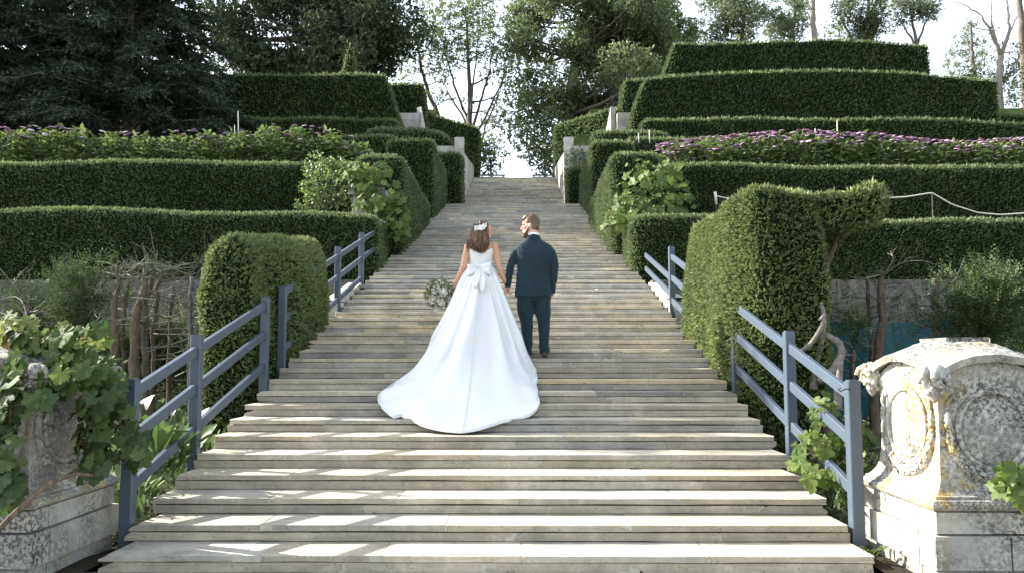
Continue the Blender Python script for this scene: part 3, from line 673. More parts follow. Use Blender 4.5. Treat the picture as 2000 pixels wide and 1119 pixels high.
# --- feathery dark conifers at upper left
def feathery(name, label, X, Y, z0, z1, rad, n_br, group='dark conifers at upper left', seed=0, L=0.24):
    t = empty(name, (X, Y, z0), label, 'tree', group)
    MB().tube([(X, Y, z0-1), (X+0.1, Y, z0+3), (X-0.1, Y, (z0+z1)/2), (X, Y, z1)], [0.45, 0.4, 0.28, 0.05], 9).build('trunk', M['bark'], t, True)
    lb = MB(); A = [[] for _ in range(5)]
    for k in range(n_br):
        u = rng.random(); z = z0+0.3+(z1-z0-0.5)*u; a = rng.uniform(0, 2*pi); ln = rad*rng.uniform(0.62, 1.05)*(1.0-0.55*u**2.2)
        p = V(X, Y, z); q = p+V(cos(a)*ln, sin(a)*ln, rng.uniform(-0.1, 0.55)*ln*0.35)
        pts = curve_pts(p, q, V(0, 0, 0.12*ln), 8); pts[-2:, 2] -= 0.05*ln
        lb.tube(pts, np.linspace(0.06, 0.012, 8), 4, cap=False)
        m = int(30+ln*17); s = rng.uniform(0.06, 1.04, m); B0 = p+(q-p)*s[:, None]; B0[:, 2] += 0.12*ln*np.sin(s*pi)-0.05*(s > 0.85)*ln
        side = V(-sin(a), cos(a), 0); tw = unit(side*rng.uniform(-1, 1, m)[:, None]+unit(q-p)*rng.uniform(0.3, 1.0, m)[:, None]+V(0, 0, 1)*rng.uniform(-0.55, 0.35, m)[:, None])
        tl = rng.uniform(0.35, 0.95, m)*(1.15-0.5*s)
        per = 7; kk = np.repeat(np.arange(m), per); f = rng.random(m*per)
        B = B0[kk]+tw[kk]*(tl[kk]*f)[:, None]; B[:, 2] -= 0.25*tl[kk]*f*f
        D = unit(tw[kk]+rdir(m*per)*0.55+V(0, 0, -0.35)); Nn = unit(rdir(m*per)*0.8+V(0, 0, 0.8))
        tt = np.clip(0.42+0.14*rng.normal(size=m*per)+rng.normal()*0.09+0.14*(s[kk]-0.6), 0, 1)
        for a_, b_ in zip(A, (B, D, Nn, L*rng.uniform(0.55, 1.15, m*per)*(1-0.3*f), tt)): a_.append(b_)
    lb.build('limbs', M['bark'], t, True, kind='stuff')
    B, D, Nn, Ls, tt = [np.concatenate(x) for x in A]
    leaves('crown', B, D, Nn, Ls, Ls*0.34, tt, M['conifer'], t, 0.1)
feathery('feathery_conifer', 'big dark feathery conifer above the left end of the hydrangeas', -15.9, 33.2, 7.6, 18.5, 5.2, 210)
feathery('feathery_conifer', 'dark feathery conifer filling the upper left corner', -22.2, 31.8, 7.4, 18.0, 5.4, 190)
feathery('feathery_conifer', 'dark conifer behind, between the left corner conifer and the oak', -21.0, 38.5, 10.0, 24.0, 6.5, 90, L=0.5)
# --- dark evergreen oak behind the tall left hedge
oak = fill(610, 60, 190, 85, 46, 42, 0.8, 0.55, skip=lambda x, y: (y > 120 and x < 470) or (x > 745 and y > 70+ (815-x)*0.8)) + [(800, 8, 24, 20), (775, 45, 26, 24), (760, 90, 22, 26), (752, 125, 18, 16), (700, 100, 34, 28), (640, 112, 36, 24), (560, 118, 36, 22), (500, 105, 36, 22), (610, -40, 120, 50), (720, -40, 70, 40), (480, 20, 60, 40), (455, 80, 35, 35), (430, 20, 50, 40), (420, 100, 40, 36), (400, 50, 45, 40), (440, 130, 40, 16), (520, 135, 50, 14), (600, 140, 50, 14)]
tree('evergreen_oak', 'large dark evergreen oak spreading behind the tall left hedge', 57, [(640, 300, 0.5), (635, 150, 0.42), (620, 40, 0.3), (610, -60, 0.12)], oak, 'oak', 0.29, depth=3.5, dens=1.35, zbase=14.5, tint=0.4)
# --- layered pine
tree('layered_pine', 'small flat-layered pine leaning out beside the pale ash tree', 62, [(880, 300, 0.22), (858, 230, 0.2), (836, 180, 0.16), (822, 130, 0.12), (815, 80, 0.06)],
     [(815, 72, 34, 20), (795, 100, 26, 14), (840, 100, 30, 18), (800, 128, 30, 15), (845, 135, 30, 16), (868, 150, 22, 12), (785, 152, 14, 10), (857, 186, 20, 10), (872, 195, 12, 8), (835, 60, 28, 18), (860, 85, 20, 16)], 'airy', 0.2, depth=1.6, dens=0.85, zbase=13, tint=0.36)
# --- airy multi-stemmed ash
ash = [(862, 40, 30, 30), (845, 15, 24, 18), (885, 75, 30, 24), (905, 25, 30, 28), (935, 20, 28, 26), (930, 62, 34, 26), (960, 45, 26, 26), (975, 88, 26, 22), (890, 118, 26, 18), (945, 105, 30, 20), (985, 125, 20, 18), (912, 90, 26, 20), (958, 150, 22, 14), (872, 105, 20, 16), (900, -10, 40, 20), (950, -8, 30, 18), (988, 170, 16, 14), (975, 205, 18, 16), (985, 240, 18, 18), (955, 235, 18, 16), (965, 275, 20, 16), (945, 290, 14, 12), (980, 300, 16, 12), (915, 200, 12, 10)]
tree('pale_ash_tree', 'airy pale ash tree with fanning stems in the gap above the stairs', 58, [(920, 345, 0.24), (919, 250, 0.21), (916, 170, 0.16), (914, 100, 0.11), (910, 30, 0.05)], ash, 'airy', 0.2, 'bark', 1.5, dens=0.85, tint=0.5, zbase=9.5, twigs=2,
     stems=[[(919, 250, 0.13, 0), (895, 190, 0.1, 0.3), (876, 130, 0.07, 0.5), (862, 60, 0.03, 0.6)], [(920, 265, 0.13, 0), (938, 200, 0.1, -0.3), (955, 140, 0.07, -0.4), (968, 60, 0.03, -0.4)], [(921, 280, 0.11, 0), (955, 215, 0.08, 0.4), (985, 150, 0.05, 0.5), (998, 110, 0.03, 0.5)],
            [(918, 230, 0.10, 0), (926, 150, 0.07, -0.5), (935, 60, 0.03, -0.6)], [(919, 255, 0.10, 0), (886, 200, 0.07, 0.8), (868, 165, 0.03, 0.9)], [(930, 345, 0.12, 0.6), (944, 260, 0.09, 0.7), (968, 200, 0.05, 0.9), (990, 140, 0.02, 1.0)]])
# --- dark beech right of the gap
bee = fill(1165, 110, 165, 165, 88, 34, 0.8, 0.6, skip=lambda x, y: x < 1000+max(0, (y-240))*0.3 or (y > 250 and x > 1090)) + [(1012, 60, 28, 24), (1008, 110, 24, 20), (1003, 150, 22, 18), (1012, 195, 26, 20), (1000, 232, 20, 14), (1018, 262, 26, 20), (1030, 298, 22, 16), (1052, 312, 20, 14), (1068, 322, 16, 10), (1060, 285, 30, 24), (1035, 215, 34, 28), (1045, 250, 34, 28), (1040, 170, 34, 30), (1075, 240, 34, 30), (1050, 130, 34, 30), (1085, 295, 26, 22), (1090, 200, 34, 30), (1015, 20, 28, 26), (1060, -10, 50, 30), (1150, -20, 60, 30), (1250, -10, 60, 30)]
tree('spreading_beech', 'big leafy beech leaning over the right of the stair head', 53, [(1105, 345, 0.5), (1112, 220, 0.42), (1125, 120, 0.32), (1140, 20, 0.18), (1145, -60, 0.08)], bee, 'beech', 0.24, depth=3.4, dens=1.25, tint=0.42, zbase=9.5)
bee2 = fill(1285, 70, 80, 85, 30, 30, 0.8, 0.6) + [(1225, 130, 22, 14), (1245, 145, 20, 10), (1290, 140, 24, 14)]
tree('tall_grove_tree', 'dark leafy tree with upright trunks behind the high right hedge', 60, [(1282, 300, 0.35), (1281, 150, 0.3), (1280, 60, 0.22), (1284, -40, 0.1)], bee2, 'beech', 0.24, depth=2.5, dens=0.7, tint=0.36, zbase=15, stems=[[(1190, 230, 0.2, 0.5), (1188, 130, 0.17, 0.5), (1196, 40, 0.1, 0.5)], [(1293, 220, 0.14, -0.6), (1296, 100, 0.12, -0.6), (1304, 10, 0.06, -0.6)], [(1330, 200, 0.16, 0.8), (1328, 100, 0.13, 0.8), (1322, 10, 0.07, 0.8)]])
# --- airy trees along the right skyline
tree('grey_green_tree', 'airy grey-green tree above the left part of the topmost hedge', 61, [(1440, 240, 0.22), (1445, 120, 0.19), (1452, 50, 0.13), (1460, -30, 0.05)], fill(1425, 35, 80, 50, 26, 22, 0.8, 0.6)+[(1360, 60, 24, 20), (1385, 75, 24, 14)], 'greyleaf', 0.2, depth=2, dens=0.8, tint=0.5, zbase=15, bark='bark', twigs=2)
tree('slender_tree', 'thin grey-green tree just left of the bare pale trunk', 63, [(1545, 240, 0.2), (1546, 110, 0.16), (1550, 40, 0.11), (1556, -40, 0.04)], fill(1530, 35, 50, 48, 18, 20, 0.8, 0.6), 'greyleaf', 0.2, depth=1.6, dens=0.8, tint=0.42, zbase=15, twigs=2)
tree('bare_trunk', 'bare pale trunk standing above the middle of the topmost hedge', 60, [(1592, 240, 0.26), (1592, 80, 0.22), (1588, 20, 0.2), (1584, -50, 0.16)], [(1578, 4, 10, 5), (1602, -20, 16, 10)], 'greyleaf', 0.2, 'pale_bark', 0.8, dens=0.4, zbase=15)
tree('airy_dark_tree', 'airy dark-leaved tree right of the bare pale trunk', 62, [(1690, 240, 0.24), (1690, 110, 0.2), (1694, 40, 0.14), (1700, -40, 0.05)], fill(1690, 30, 66, 48, 26, 19, 0.8, 0.6), 'greyleaf', 0.19, depth=2, dens=0.8, tint=0.3, zbase=15, twigs=2, stems=[[(1675, 110, 0.12, 0), (1655, 60, 0.08, 0), (1630, 10, 0.04, 0)], [(1696, 100, 0.1, .3), (1720, 40, 0.06, .3), (1735, -10, 0.03, .3)]])
tree('golden_shrub_tree', 'small pale yellowish tree behind the middle of the topmost hedge', 66, [(1635, 240, 0.14), (1636, 110, 0.1), (1640, 60, 0.05)], [(1625, 55, 20, 14), (1645, 62, 18, 12), (1610, 72, 16, 10), (1660, 78, 12, 8)], 'airy', 0.2, depth=1, dens=0.55, tint=0.65, zbase=15)
tree('forked_tree', 'open forked tree above the right end of the topmost hedge', 60, [(1790, 240, 0.17), (1790, 85, 0.13), (1782, 40, 0.09), (1770, -20, 0.04)], fill(1790, 10, 46, 30, 14, 16, 0.8, 0.6)+[(1765, 42, 16, 12), (1820, 15, 16, 12)], 'greyleaf', 0.18, depth=1.5, dens=0.7, tint=0.4, zbase=15, twigs=2, stems=[[(1791, 90, 0.1, 0), (1806, 50, 0.07, 0), (1825, 10, 0.04, 0)], [(1788, 90, 0.1, 0), (1770, 60, 0.06, 0), (1745, 20, 0.03, 0)]])
tree('ragged_conifer', 'ragged pale conifer at the right beyond the hedge ends', 64, [(1905, 260, 0.24), (1902, 150, 0.2), (1898, 90, 0.12), (1896, 38, 0.04)], [(1897, 55, 16, 14), (1885, 75, 22, 12), (1912, 88, 24, 12), (1872, 100, 24, 12), (1900, 112, 26, 14), (1858, 122, 18, 9), (1930, 112, 18, 10), (1890, 135, 30, 12), (1870, 150, 24, 10), (1920, 140, 26, 14), (1905, 160, 40, 14)], 'greyleaf', 0.19, depth=1.4, dens=0.7, tint=0.4, zbase=12)
tree('leafless_tree', 'nearly leafless pale tree with long arching limbs at far right', 58, [(1948, 260, 0.3), (1952, 130, 0.24), (1955, 105, 0.2)], [(1965, 85, 10, 8), (1990, 100, 12, 8), (1938, 60, 7, 5), (1992, 130, 26, 20), (1975, 150, 26, 16), (1950, 165, 30, 14), (1988, 180, 26, 16), (1990, 230, 20, 20)], 'oak', 0.2, 'pale_bark', 1.0, dens=0.6, zbase=12, tint=0.7,
     stems=[[(1954, 110, 0.15, 0), (1938, 65, 0.1, 0.2), (1915, 30, 0.06, 0.4), (1880, 8, 0.03, 0.5), (1850, 2, 0.015, 0.5)], [(1955, 108, 0.16, 0), (1972, 60, 0.11, -0.3), (1968, 15, 0.07, -0.4), (1960, -30, 0.04, -0.4)], [(1946, 85, 0.09, 0), (1936, 40, 0.06, 0), (1935, 0, 0.04, 0), (1930, -30, 0.02, 0)], [(1970, 70, 0.08, 0), (1988, 30, 0.05, 0), (1985, -20, 0.03, 0)], [(1938, 62, 0.05, 0), (1905, 55, 0.03, 0.3), (1870, 30, 0.012, 0.5)]])
tree('edge_tree', 'dark grey trunk and leaves at the right edge of the picture', 50, [(2005, 260, 0.28), (2000, 120, 0.24), (1994, 40, 0.2), (1990, -40, 0.14)], [(2010, 150, 26, 24), (1995, 200, 22, 18), (2025, 90, 30, 30), (2000, 120, 16, 14)], 'oak', 0.2, 'bark', 1.0, dens=0.8, zbase=11, tint=0.6)
# low bushes showing at the stair head
tree('stair_head_bush', 'low dark bush behind the left bench at the stair head', 47, [(960, 345, 0.06), (958, 320, 0.04)], [(950, 318, 20, 24), (968, 328, 14, 14), (944, 300, 14, 18), (955, 285, 14, 14)], 'beech', 0.17, depth=0.8, dens=0.9, zbase=10, cat='bush', group='bushes at the stair head', tint=0.4)
tree('stair_head_bush', 'low dark bush behind the right bench at the stair head', 47, [(1064, 345, 0.06), (1066, 322, 0.04)], [(1068, 330, 16, 12), (1056, 336, 14, 9), (1078, 318, 14, 18)], 'beech', 0.17, depth=0.8, dens=0.9, zbase=10, cat='bush', group='bushes at the stair head', tint=0.4)

# unseen tree added beyond the left edge to cast shade on the couple
def added_shade_tree():
    C = V(-14.2, 15.4, 10.35); t = empty('added_shade_tree', (C[0]-0.4, C[1]+0.2, 0.8), 'tall slender unseen tree added outside the left edge to shade the couple', 'tree')
    MB().tube([(C[0]-0.5, C[1]+0.3, 0.6), (C[0]-0.45, C[1]+0.2, 4), (C[0]-0.2, C[1], 8), C], [0.24, 0.2, 0.13, 0.05], 9).build('trunk', M['bark'], t, True)
    lb = MB(); A = [[] for _ in range(5)]
    for k in range(40):
        d = rdir(1)[0]*V(1.3, 1.35, 1.5)*rng.random()**0.4; c = C+d
        lb.tube(curve_pts(V(C[0]-0.25, C[1], 7.6+rng.uniform(0, 2)), c, rng.normal(size=3)*0.1, 6), np.linspace(0.05, 0.012, 6), 5, cap=False)
        for a_, b_ in zip(A, clump_leaves(c, V(0.5, 0.5, 0.4), 26, 7, 0.15)): a_.append(b_)
    lb.build('limbs', M['bark'], t, True, kind='stuff'); B, D, Nn, Ls, tt = [np.concatenate(x) for x in A]
    leaves('crown', B, D, Nn, Ls, Ls*0.55, tt, M['beech'], t, 0.1)
added_shade_tree()

# ================================================================== RAILINGS
def zline(y): return RI*((y-Y1)/TR+1)
def railing(label, X, posts, spans, tops, group='painted timber railings of the stairs', endpost=None):
    t = empty('timber_railing', (X, posts[0], zline(posts[0])), label, 'railing', group)
    sg = 1 if X > 0 else -1
    for k, y in enumerate(posts):
        h = tops[k]; z0 = zline(y)-0.35; z1 = zline(y)+h; wv = 0.092
        b = MB().bar((X, y, z0), (X, y, z1-0.012), wv, wv, up=(0, 1, 0), bev=0.006)
        b.bar((X, y, z1-0.012), (X, y, z1), wv-0.018, wv-0.018, up=(0, 1, 0), bev=0.006)
        po = b.build('post', M['paint'], t)
        if k == 0 and y < 7:
            hk = MB(); c = V(X-sg*0.05*(-1 if sg < 0 else 1), y-0.055, z1-0.07)
            hk.tube([c+V(sg*-0.055, 0, 0.012), c+V(sg*-0.075, 0, 0.0), c+V(sg*-0.06, 0, -0.014), c+V(sg*-0.03, 0, 0), c+V(0, 0, 0.006), c+V(0.015*sg, 0, -0.008)], 0.005, 5); hk.build('hook', M['iron'], po)
    for (ya, yb, off) in spans:
        f = lambda y: zline(y)+off-0.016*(y-6.2)
        ox = X+sg*0.0
        MB().bar((ox, ya, f(ya)), (ox, yb, f(yb)), 0.045, 0.088, bev=0.005).build('rail', M['paint'], t)
    return t
def spans_of(ys, offs, e0=0.05, e1=0.05):
    return [(a+e0, b-e1, o) for a, b in zip(ys[:-1], ys[1:]) for o in offs]
OF = (0.93, 0.59, 0.22)
pl = [6.26, 7.5, 9.5]; railing('lower left blue-grey timber railing from the vine pedestal to the yew block', -2.705, pl, spans_of(pl, OF), [1.04, 1.05, 0.97])
pl = [10.2, 11.6, 13.3, 15.3]; railing('upper left blue-grey timber railing running into the lowest hedge', -2.705, pl, spans_of(pl, OF)+[(15.35, 16.6, 0.93), (15.35, 16.6, 0.59)], [0.95, 0.95, 0.97, 0.93])
pl = [6.2, 7.6, 9.45]; railing('lower right blue-grey timber railing beside the carved pedestal', 2.735, pl, spans_of(pl, OF), [1.05, 1.06, 0.97])
pl = [9.45, 11.7, 13.25]; railing('upper right blue-grey timber railing half buried in the clipped yew', 2.735, pl[1:], spans_of(pl, OF)+[(13.3, 15.9, 0.56), (13.3, 15.9, 0.30)], [0.95, 0.98])

# ================================================================== CARVED PEDESTALS
def pedestal(sg, label):
    cx, cy = sg*3.325, 5.85
    t = empty('carved_pedestal', (cx, cy, 0), label, 'pedestal', 'carved stone pedestals at the foot of the stairs')
    L0 = V(0.42, 0.415, 0.38)*(0.92 if sg > 0 else 0.7)  # left stone darker: its shade put into the colour, along with dark lichen
    # plinth courses of separate blocks
    def course(hx, hy, z0, z1, nx, ny, tone):
        xs = np.linspace(-hx, hx, nx+1); 
        for i in range(nx):
            for s2 in (-1, 1):
                a, b = xs[i]+0.003, xs[i+1]-0.003
                v, f = stone_piece(cx+a, cx+b, 0, 0.2, z0+0.003, z1-0.003, 0.6)
                yy = v[:, 1].copy(); v[:, 1] = cy+s2*(hy-yy)
                if s2 > 0: f = [q[::-1] for q in f]
                else: pass
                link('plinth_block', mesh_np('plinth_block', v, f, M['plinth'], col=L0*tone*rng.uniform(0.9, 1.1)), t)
        ys = np.linspace(-hy+0.2, hy-0.2, ny+1)
        for i in range(ny):
            for s2 in (-1, 1):
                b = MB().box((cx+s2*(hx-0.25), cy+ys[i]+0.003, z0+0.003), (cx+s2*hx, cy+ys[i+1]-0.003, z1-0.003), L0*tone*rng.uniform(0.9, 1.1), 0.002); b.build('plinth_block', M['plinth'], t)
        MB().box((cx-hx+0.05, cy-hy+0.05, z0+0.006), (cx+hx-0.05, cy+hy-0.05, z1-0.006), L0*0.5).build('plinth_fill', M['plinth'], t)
    course(0.455, 0.545, -0.08, 0.135, 2, 1, 0.92)
    course(0.485, 0.575, 0.137, 0.355, 2, 2, 1.0)
    course(0.458, 0.548, 0.357, 0.498, 1, 1, 1.05)
    # mouldings: stacked square rings
    def square_loft(prof, name, mat, col, n=14, parent=t, topfn=None):
        """prof: list of (hx, hy, z); rings with rounded-off square outline"""
        V_ = []; q = []
        side = np.linspace(-1, 1, n+1)[:-1]
        for s_, fx in ((0, lambda u: (u, -1)), (1, lambda u: (1, u)), (2, lambda u: (-u, 1)), (3, lambda u: (-1, -u))):
            q += [fx(u) for u in side]
        q = np.array(q); N = len(q)
        for hx, hy, z in prof:
            zz = np.full(N, z)
            if topfn is not None: zz = topfn(q, z)
            V_.append(np.stack([cx+q[:, 0]*hx, cy+q[:, 1]*hy, zz], 1))
        v = np.concatenate(V_); m = len(prof)
        f = [(i*N+k, i*N+(k+1) % N, (i+1)*N+(k+1) % N, (i+1)*N+k) for i in range(m-1) for k in range(N)]+[tuple(range((m-1)*N, m*N)), tuple(range(N-1, -1, -1))]
        return link(name, mesh_np(name, v, f, mat, col=col), parent)
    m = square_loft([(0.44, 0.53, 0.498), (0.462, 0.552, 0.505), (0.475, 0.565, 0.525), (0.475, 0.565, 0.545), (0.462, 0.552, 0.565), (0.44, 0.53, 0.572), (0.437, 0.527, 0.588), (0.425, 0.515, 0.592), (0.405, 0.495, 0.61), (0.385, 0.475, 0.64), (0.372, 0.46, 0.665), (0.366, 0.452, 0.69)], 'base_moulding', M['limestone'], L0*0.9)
    # leaf-carved roll: little overlapping husks along the torus
    hb = MB()
    for side in range(4):
        ln = 0.475 if side % 2 == 0 else 0.565; off = 0.565 if side % 2 == 0 else 0.475
        for u in np.arange(-ln+0.02, ln, 0.036):
            c = V(u, -off, 0.535) if side == 0 else V(off, u, 0.535) if side == 1 else V(u, off, 0.535) if side == 2 else V(-off, u, 0.535)
            d = V(1, 0, 0) if side % 2 == 0 else V(0, 1, 0)
            o_ = V(0, -1, 0) if side == 0 else V(1, 0, 0) if side == 1 else V(0, 1, 0) if side == 2 else V(-1, 0, 0)
            p = c+V(cx, cy, 0)
            hb.add([p-d*0.016+o_*0.001, p+V(0, 0, 0.017)+o_*0.006, p+d*0.024+o_*0.011, p-V(0, 0, 0.017)+o_*0.006, p-d*0.01-o_*0.02], [(0, 1, 2), (0, 2, 3), (1, 4, 2), (2, 4, 3), (0, 4, 1), (0, 3, 4)], L0*0.85)
    hb.build('carved_husks', M['limestone'], m, kind='stuff')
    # die with arched upper edge
    arch = lambda w_: 1.325+0.155*np.clip(np.cos(np.clip(w_, -1, 1)*pi/2), 0, 1)**0.8
    def topd(q, z):
        w_ = np.where(np.abs(q[:, 1]) > 0.999, q[:, 0], q[:, 1]); 
        return np.where(z > 1.2, arch(w_)-0.02-(1.33-z)*0.5, z)
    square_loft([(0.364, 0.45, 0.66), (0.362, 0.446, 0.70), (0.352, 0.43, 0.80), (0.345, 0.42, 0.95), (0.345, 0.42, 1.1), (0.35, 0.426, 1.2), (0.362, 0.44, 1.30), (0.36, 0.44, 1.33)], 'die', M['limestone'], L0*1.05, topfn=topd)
    # roof-like cap: arched eaves on four sides rising to a flat top
    n = 25; g = np.linspace(-1, 1, n); U, W_ = np.meshgrid(g, g, indexing='ij'); T = np.maximum(np.abs(U), np.abs(W_))
    ratio = np.where(T > 1e-6, np.where(np.abs(U) >= np.abs(W_), W_, U)/np.maximum(T, 1e-6), 0)
    edge = arch(ratio)+0.012
    k = np.clip((T-0.36)/0.64, 0, 1); hgt = 1.58*(1-k**1.2)+edge*k**1.2
    hgt = np.where(T < 0.36, 1.585, hgt)
    hx, hy = 0.425, 0.505
    top = np.stack([cx+U*hx*(1+0.05*np.abs(W_)**4), cy+W_*hy*(1+0.05*np.abs(U)**4), hgt+0.006*lumps(np.stack([U*3, W_*3, U], -1), .4)], -1).reshape(-1, 3)
    bot = top.copy(); bot[:, 2] -= 0.048; bot[:, 0] = cx+(bot[:, 0]-cx)*0.97; bot[:, 1] = cy+(bot[:, 1]-cy)*0.97
    I = np.arange(n*n).reshape(n, n); f = [tuple(x) for x in np.stack([I[:-1, :-1], I[1:, :-1], I[1:, 1:], I[:-1, 1:]], -1).reshape(-1, 4)]
    ring = list(I[:, 0])+list(I[-1, 1:])+list(I[:-1, -1][::-1])+list(I[0, 1:-1][::-1]); m_ = n*n
    f2 = [tuple(i+m_ for i in q[::-1]) for q in f]+[(ring[(i+1) % len(ring)], ring[i], ring[i]+m_, ring[(i+1) % len(ring)]+m_) for i in range(len(ring))]
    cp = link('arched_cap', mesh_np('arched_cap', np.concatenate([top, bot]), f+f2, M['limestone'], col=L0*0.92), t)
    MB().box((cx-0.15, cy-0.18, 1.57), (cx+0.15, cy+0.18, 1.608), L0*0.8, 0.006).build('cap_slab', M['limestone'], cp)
    # two faces that show: front and the one toward the stairs; and the other two, for a walk round
    faces = [(V(0, -1, 0), V(1, 0, 0), 0.425, 0.345), (V(-sg, 0, 0), V(0, 1, 0), 0.35, 0.42), (V(0, 1, 0), V(1, 0, 0), 0.425, 0.345), (V(sg, 0, 0), V(0, 1, 0), 0.35, 0.42)]
    for nrm, u_, off, half in faces:
        zc = 1.0; rx, rz = half*0.60, 0.235; C = V(cx, cy, zc)+nrm*(off-0.005)
        P3 = lambda a, ra, rb, d: C+u_*cos(a)*ra+V(0, 0, 1)*sin(a)*rb+nrm*d
        N = 36; b = MB(); rings = [(1.0, 0.008), (0.97, 0.018), (0.8, 0.024), (0.5, 0.032), (0.02, 0.036)]
        v = [P3(2*pi*i/N, rx*s_, rz*s_, d) for s_, d in rings for i in range(N)]
        fl = [(k_*N+i, k_*N+(i+1) % N, (k_+1)*N+(i+1) % N, (k_+1)*N+i) for k_ in range(len(rings)-1) for i in range(N)]
        flip = np.dot(np.cross(u_, V(0, 0, 1)), nrm) < 0
        if flip: fl = [q[::-1] for q in fl]
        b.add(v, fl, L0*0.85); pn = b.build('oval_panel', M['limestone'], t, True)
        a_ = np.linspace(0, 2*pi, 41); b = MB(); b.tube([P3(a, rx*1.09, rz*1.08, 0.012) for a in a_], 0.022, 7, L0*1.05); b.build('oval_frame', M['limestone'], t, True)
        # swag: leafy garland hanging round the lower half
        b = MB(); aa = np.linspace(pi*0.98, pi*2.02, 40)
        b.tube([P3(a, rx*1.36, rz*1.34-0.0, 0.006) for a in aa], [0.022+0.026*sin((a-pi*0.98)/(pi*1.04)*pi) for a in aa], 8, L0*0.95)
        for q in range(150):
            a = rng.uniform(pi*0.98, 2.02*pi); th = 0.022+0.026*sin((a-pi*0.98)/(pi*1.04)*pi); ph = rng.uniform(-1.2, 1.2)
            er = u_*cos(a)+V(0, 0, 1)*sin(a); p = P3(a, rx*1.36, rz*1.34, 0.006)+er*th*sin(ph)+nrm*th*cos(ph); tg = unit(-u_*sin(a)*rx+V(0, 0, 1)*cos(a)*rz)*(1 if a < 1.5*pi else -1)
            o_ = unit(er*sin(ph)+nrm*cos(ph)); w_ = np.cross(tg, o_); s_ = rng.uniform(0.7, 1.2)*0.02
            b.add([p-tg*s_, p+w_*s_*0.7+o_*s_*0.2, p+tg*s_*1.4+o_*s_*0.5, p-w_*s_*0.7+o_*s_*0.2], [(0, 1, 2), (0, 2, 3)], L0*rng.uniform(0.85, 1.1))
        b.build('garland', M['limestone'], t)
        # drops of bell husks each side above the garland
        for s2 in (-1, 1):
            b = MB(); base = C+u_*s2*rx*1.40
            b.lathe([(0.004, -0.03), (0.02, -0.024), (0.026, 0.0), (0.018, 0.02), (0.028, 0.03), (0.02, 0.05), (0.026, 0.062), (0.012, 0.085), (0.004, 0.10)], 10, base+V(0, 0, 0.03)+nrm*0.012, L0)
            pts = [base+V(0, 0, 0.13)+nrm*0.01, base-u_*s2*0.01+V(0, 0, 0.19)+nrm*0.014, base-u_*s2*0.035+V(0, 0, 0.22)+nrm*0.014, base-u_*s2*0.055+V(0, 0, 0.20)+nrm*0.014, base-u_*s2*0.045+V(0, 0, 0.18)+nrm*0.014]
            b.tube(pts, [0.014, 0.016, 0.016, 0.013, 0.01], 7, L0); b.build('husk_drop', M['limestone'], t, True)
    # corner scrolls like ram horns
    for ux in (-1, 1):
        for uy in (-1, 1):
            b = MB(); c0 = V(cx+ux*0.385, cy+uy*0.465, 1.335); dg = unit(V(ux, uy, 0)); sd_ = V(-dg[1], dg[0], 0)
            for s2 in (-1, 1):
                pts = []; rad = []
                for k_ in range(22):
                    a = k_/21*4.2*pi; r_ = 0.078*(1-k_/21*0.86)
                    pts.append(c0+sd_*s2*0.035+dg*(0.02+cos(a)*r_)+V(0, 0, sin(a)*r_)); rad.append(0.027*(1-0.5*k_/21))
                b.tube(pts, rad, 7, L0*0.95)
            b.lathe([(0.005, -0.16), (0.028, -0.13), (0.045, -0.08), (0.07, -0.02), (0.075, 0.04), (0.05, 0.085), (0.01, 0.10)], 12, c0+dg*0.005, L0*0.95)
            for q in range(46):
                d = rdir(1)[0]; p = c0+V(0, 0, -0.01)+d*V(0.088, 0.088, 0.10); r_ = rng.uniform(0.011, 0.024)
                b.lathe([(0.002, -r_), (r_*0.8, -r_*0.5), (r_, 0), (r_*0.7, r_*0.6), (0.002, r_)], 6, p, L0*rng.uniform(0.8, 1.05))
            b.build('corner_scroll', M['limestone'], t, True)
    return t
pedestal(1, 'sunlit carved stone pedestal with oval panels and garlands at the lower right')
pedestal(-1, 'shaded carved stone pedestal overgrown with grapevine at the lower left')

# ================================================================== VINES
def vine_leaf_mesh(name, mat, seed, lob=0.34):
    r = np.random.default_rng(seed); n = 30; v = [(0, 0, 0)]
    for k in range(n+1):
        a = -pi*0.90+2*pi*0.90*k/n           # angle from the tip direction (+y)
        rr = 0.50+lob*0.5*(0.5+0.5*cos(a*5.0*0.62*1.62))**1.0*(1.0-0.25*abs(a)/pi) - 0.10*(abs(a)/pi)**2
        rr *= 1+(0.07 if k % 2 else -0.05)+r.uniform(-0.04, 0.04)
        v.append((rr*sin(a), rr*cos(a)+0.12, 0.13*cos(a*5)*rr+0.26*rr*abs(sin(a))-0.42*rr*rr+r.uniform(-0.05, 0.05)))
    f = [(0, k+1, k) for k in range(1, n+1)]
    return mesh_np(name, np.array(v), f, mat, True)
VL = {m: [vine_leaf_mesh('vine_leaf', M[m], 7*i+3) for i in range(4)] for m in ('vine', 'vine_dark', 'vine_bright')}
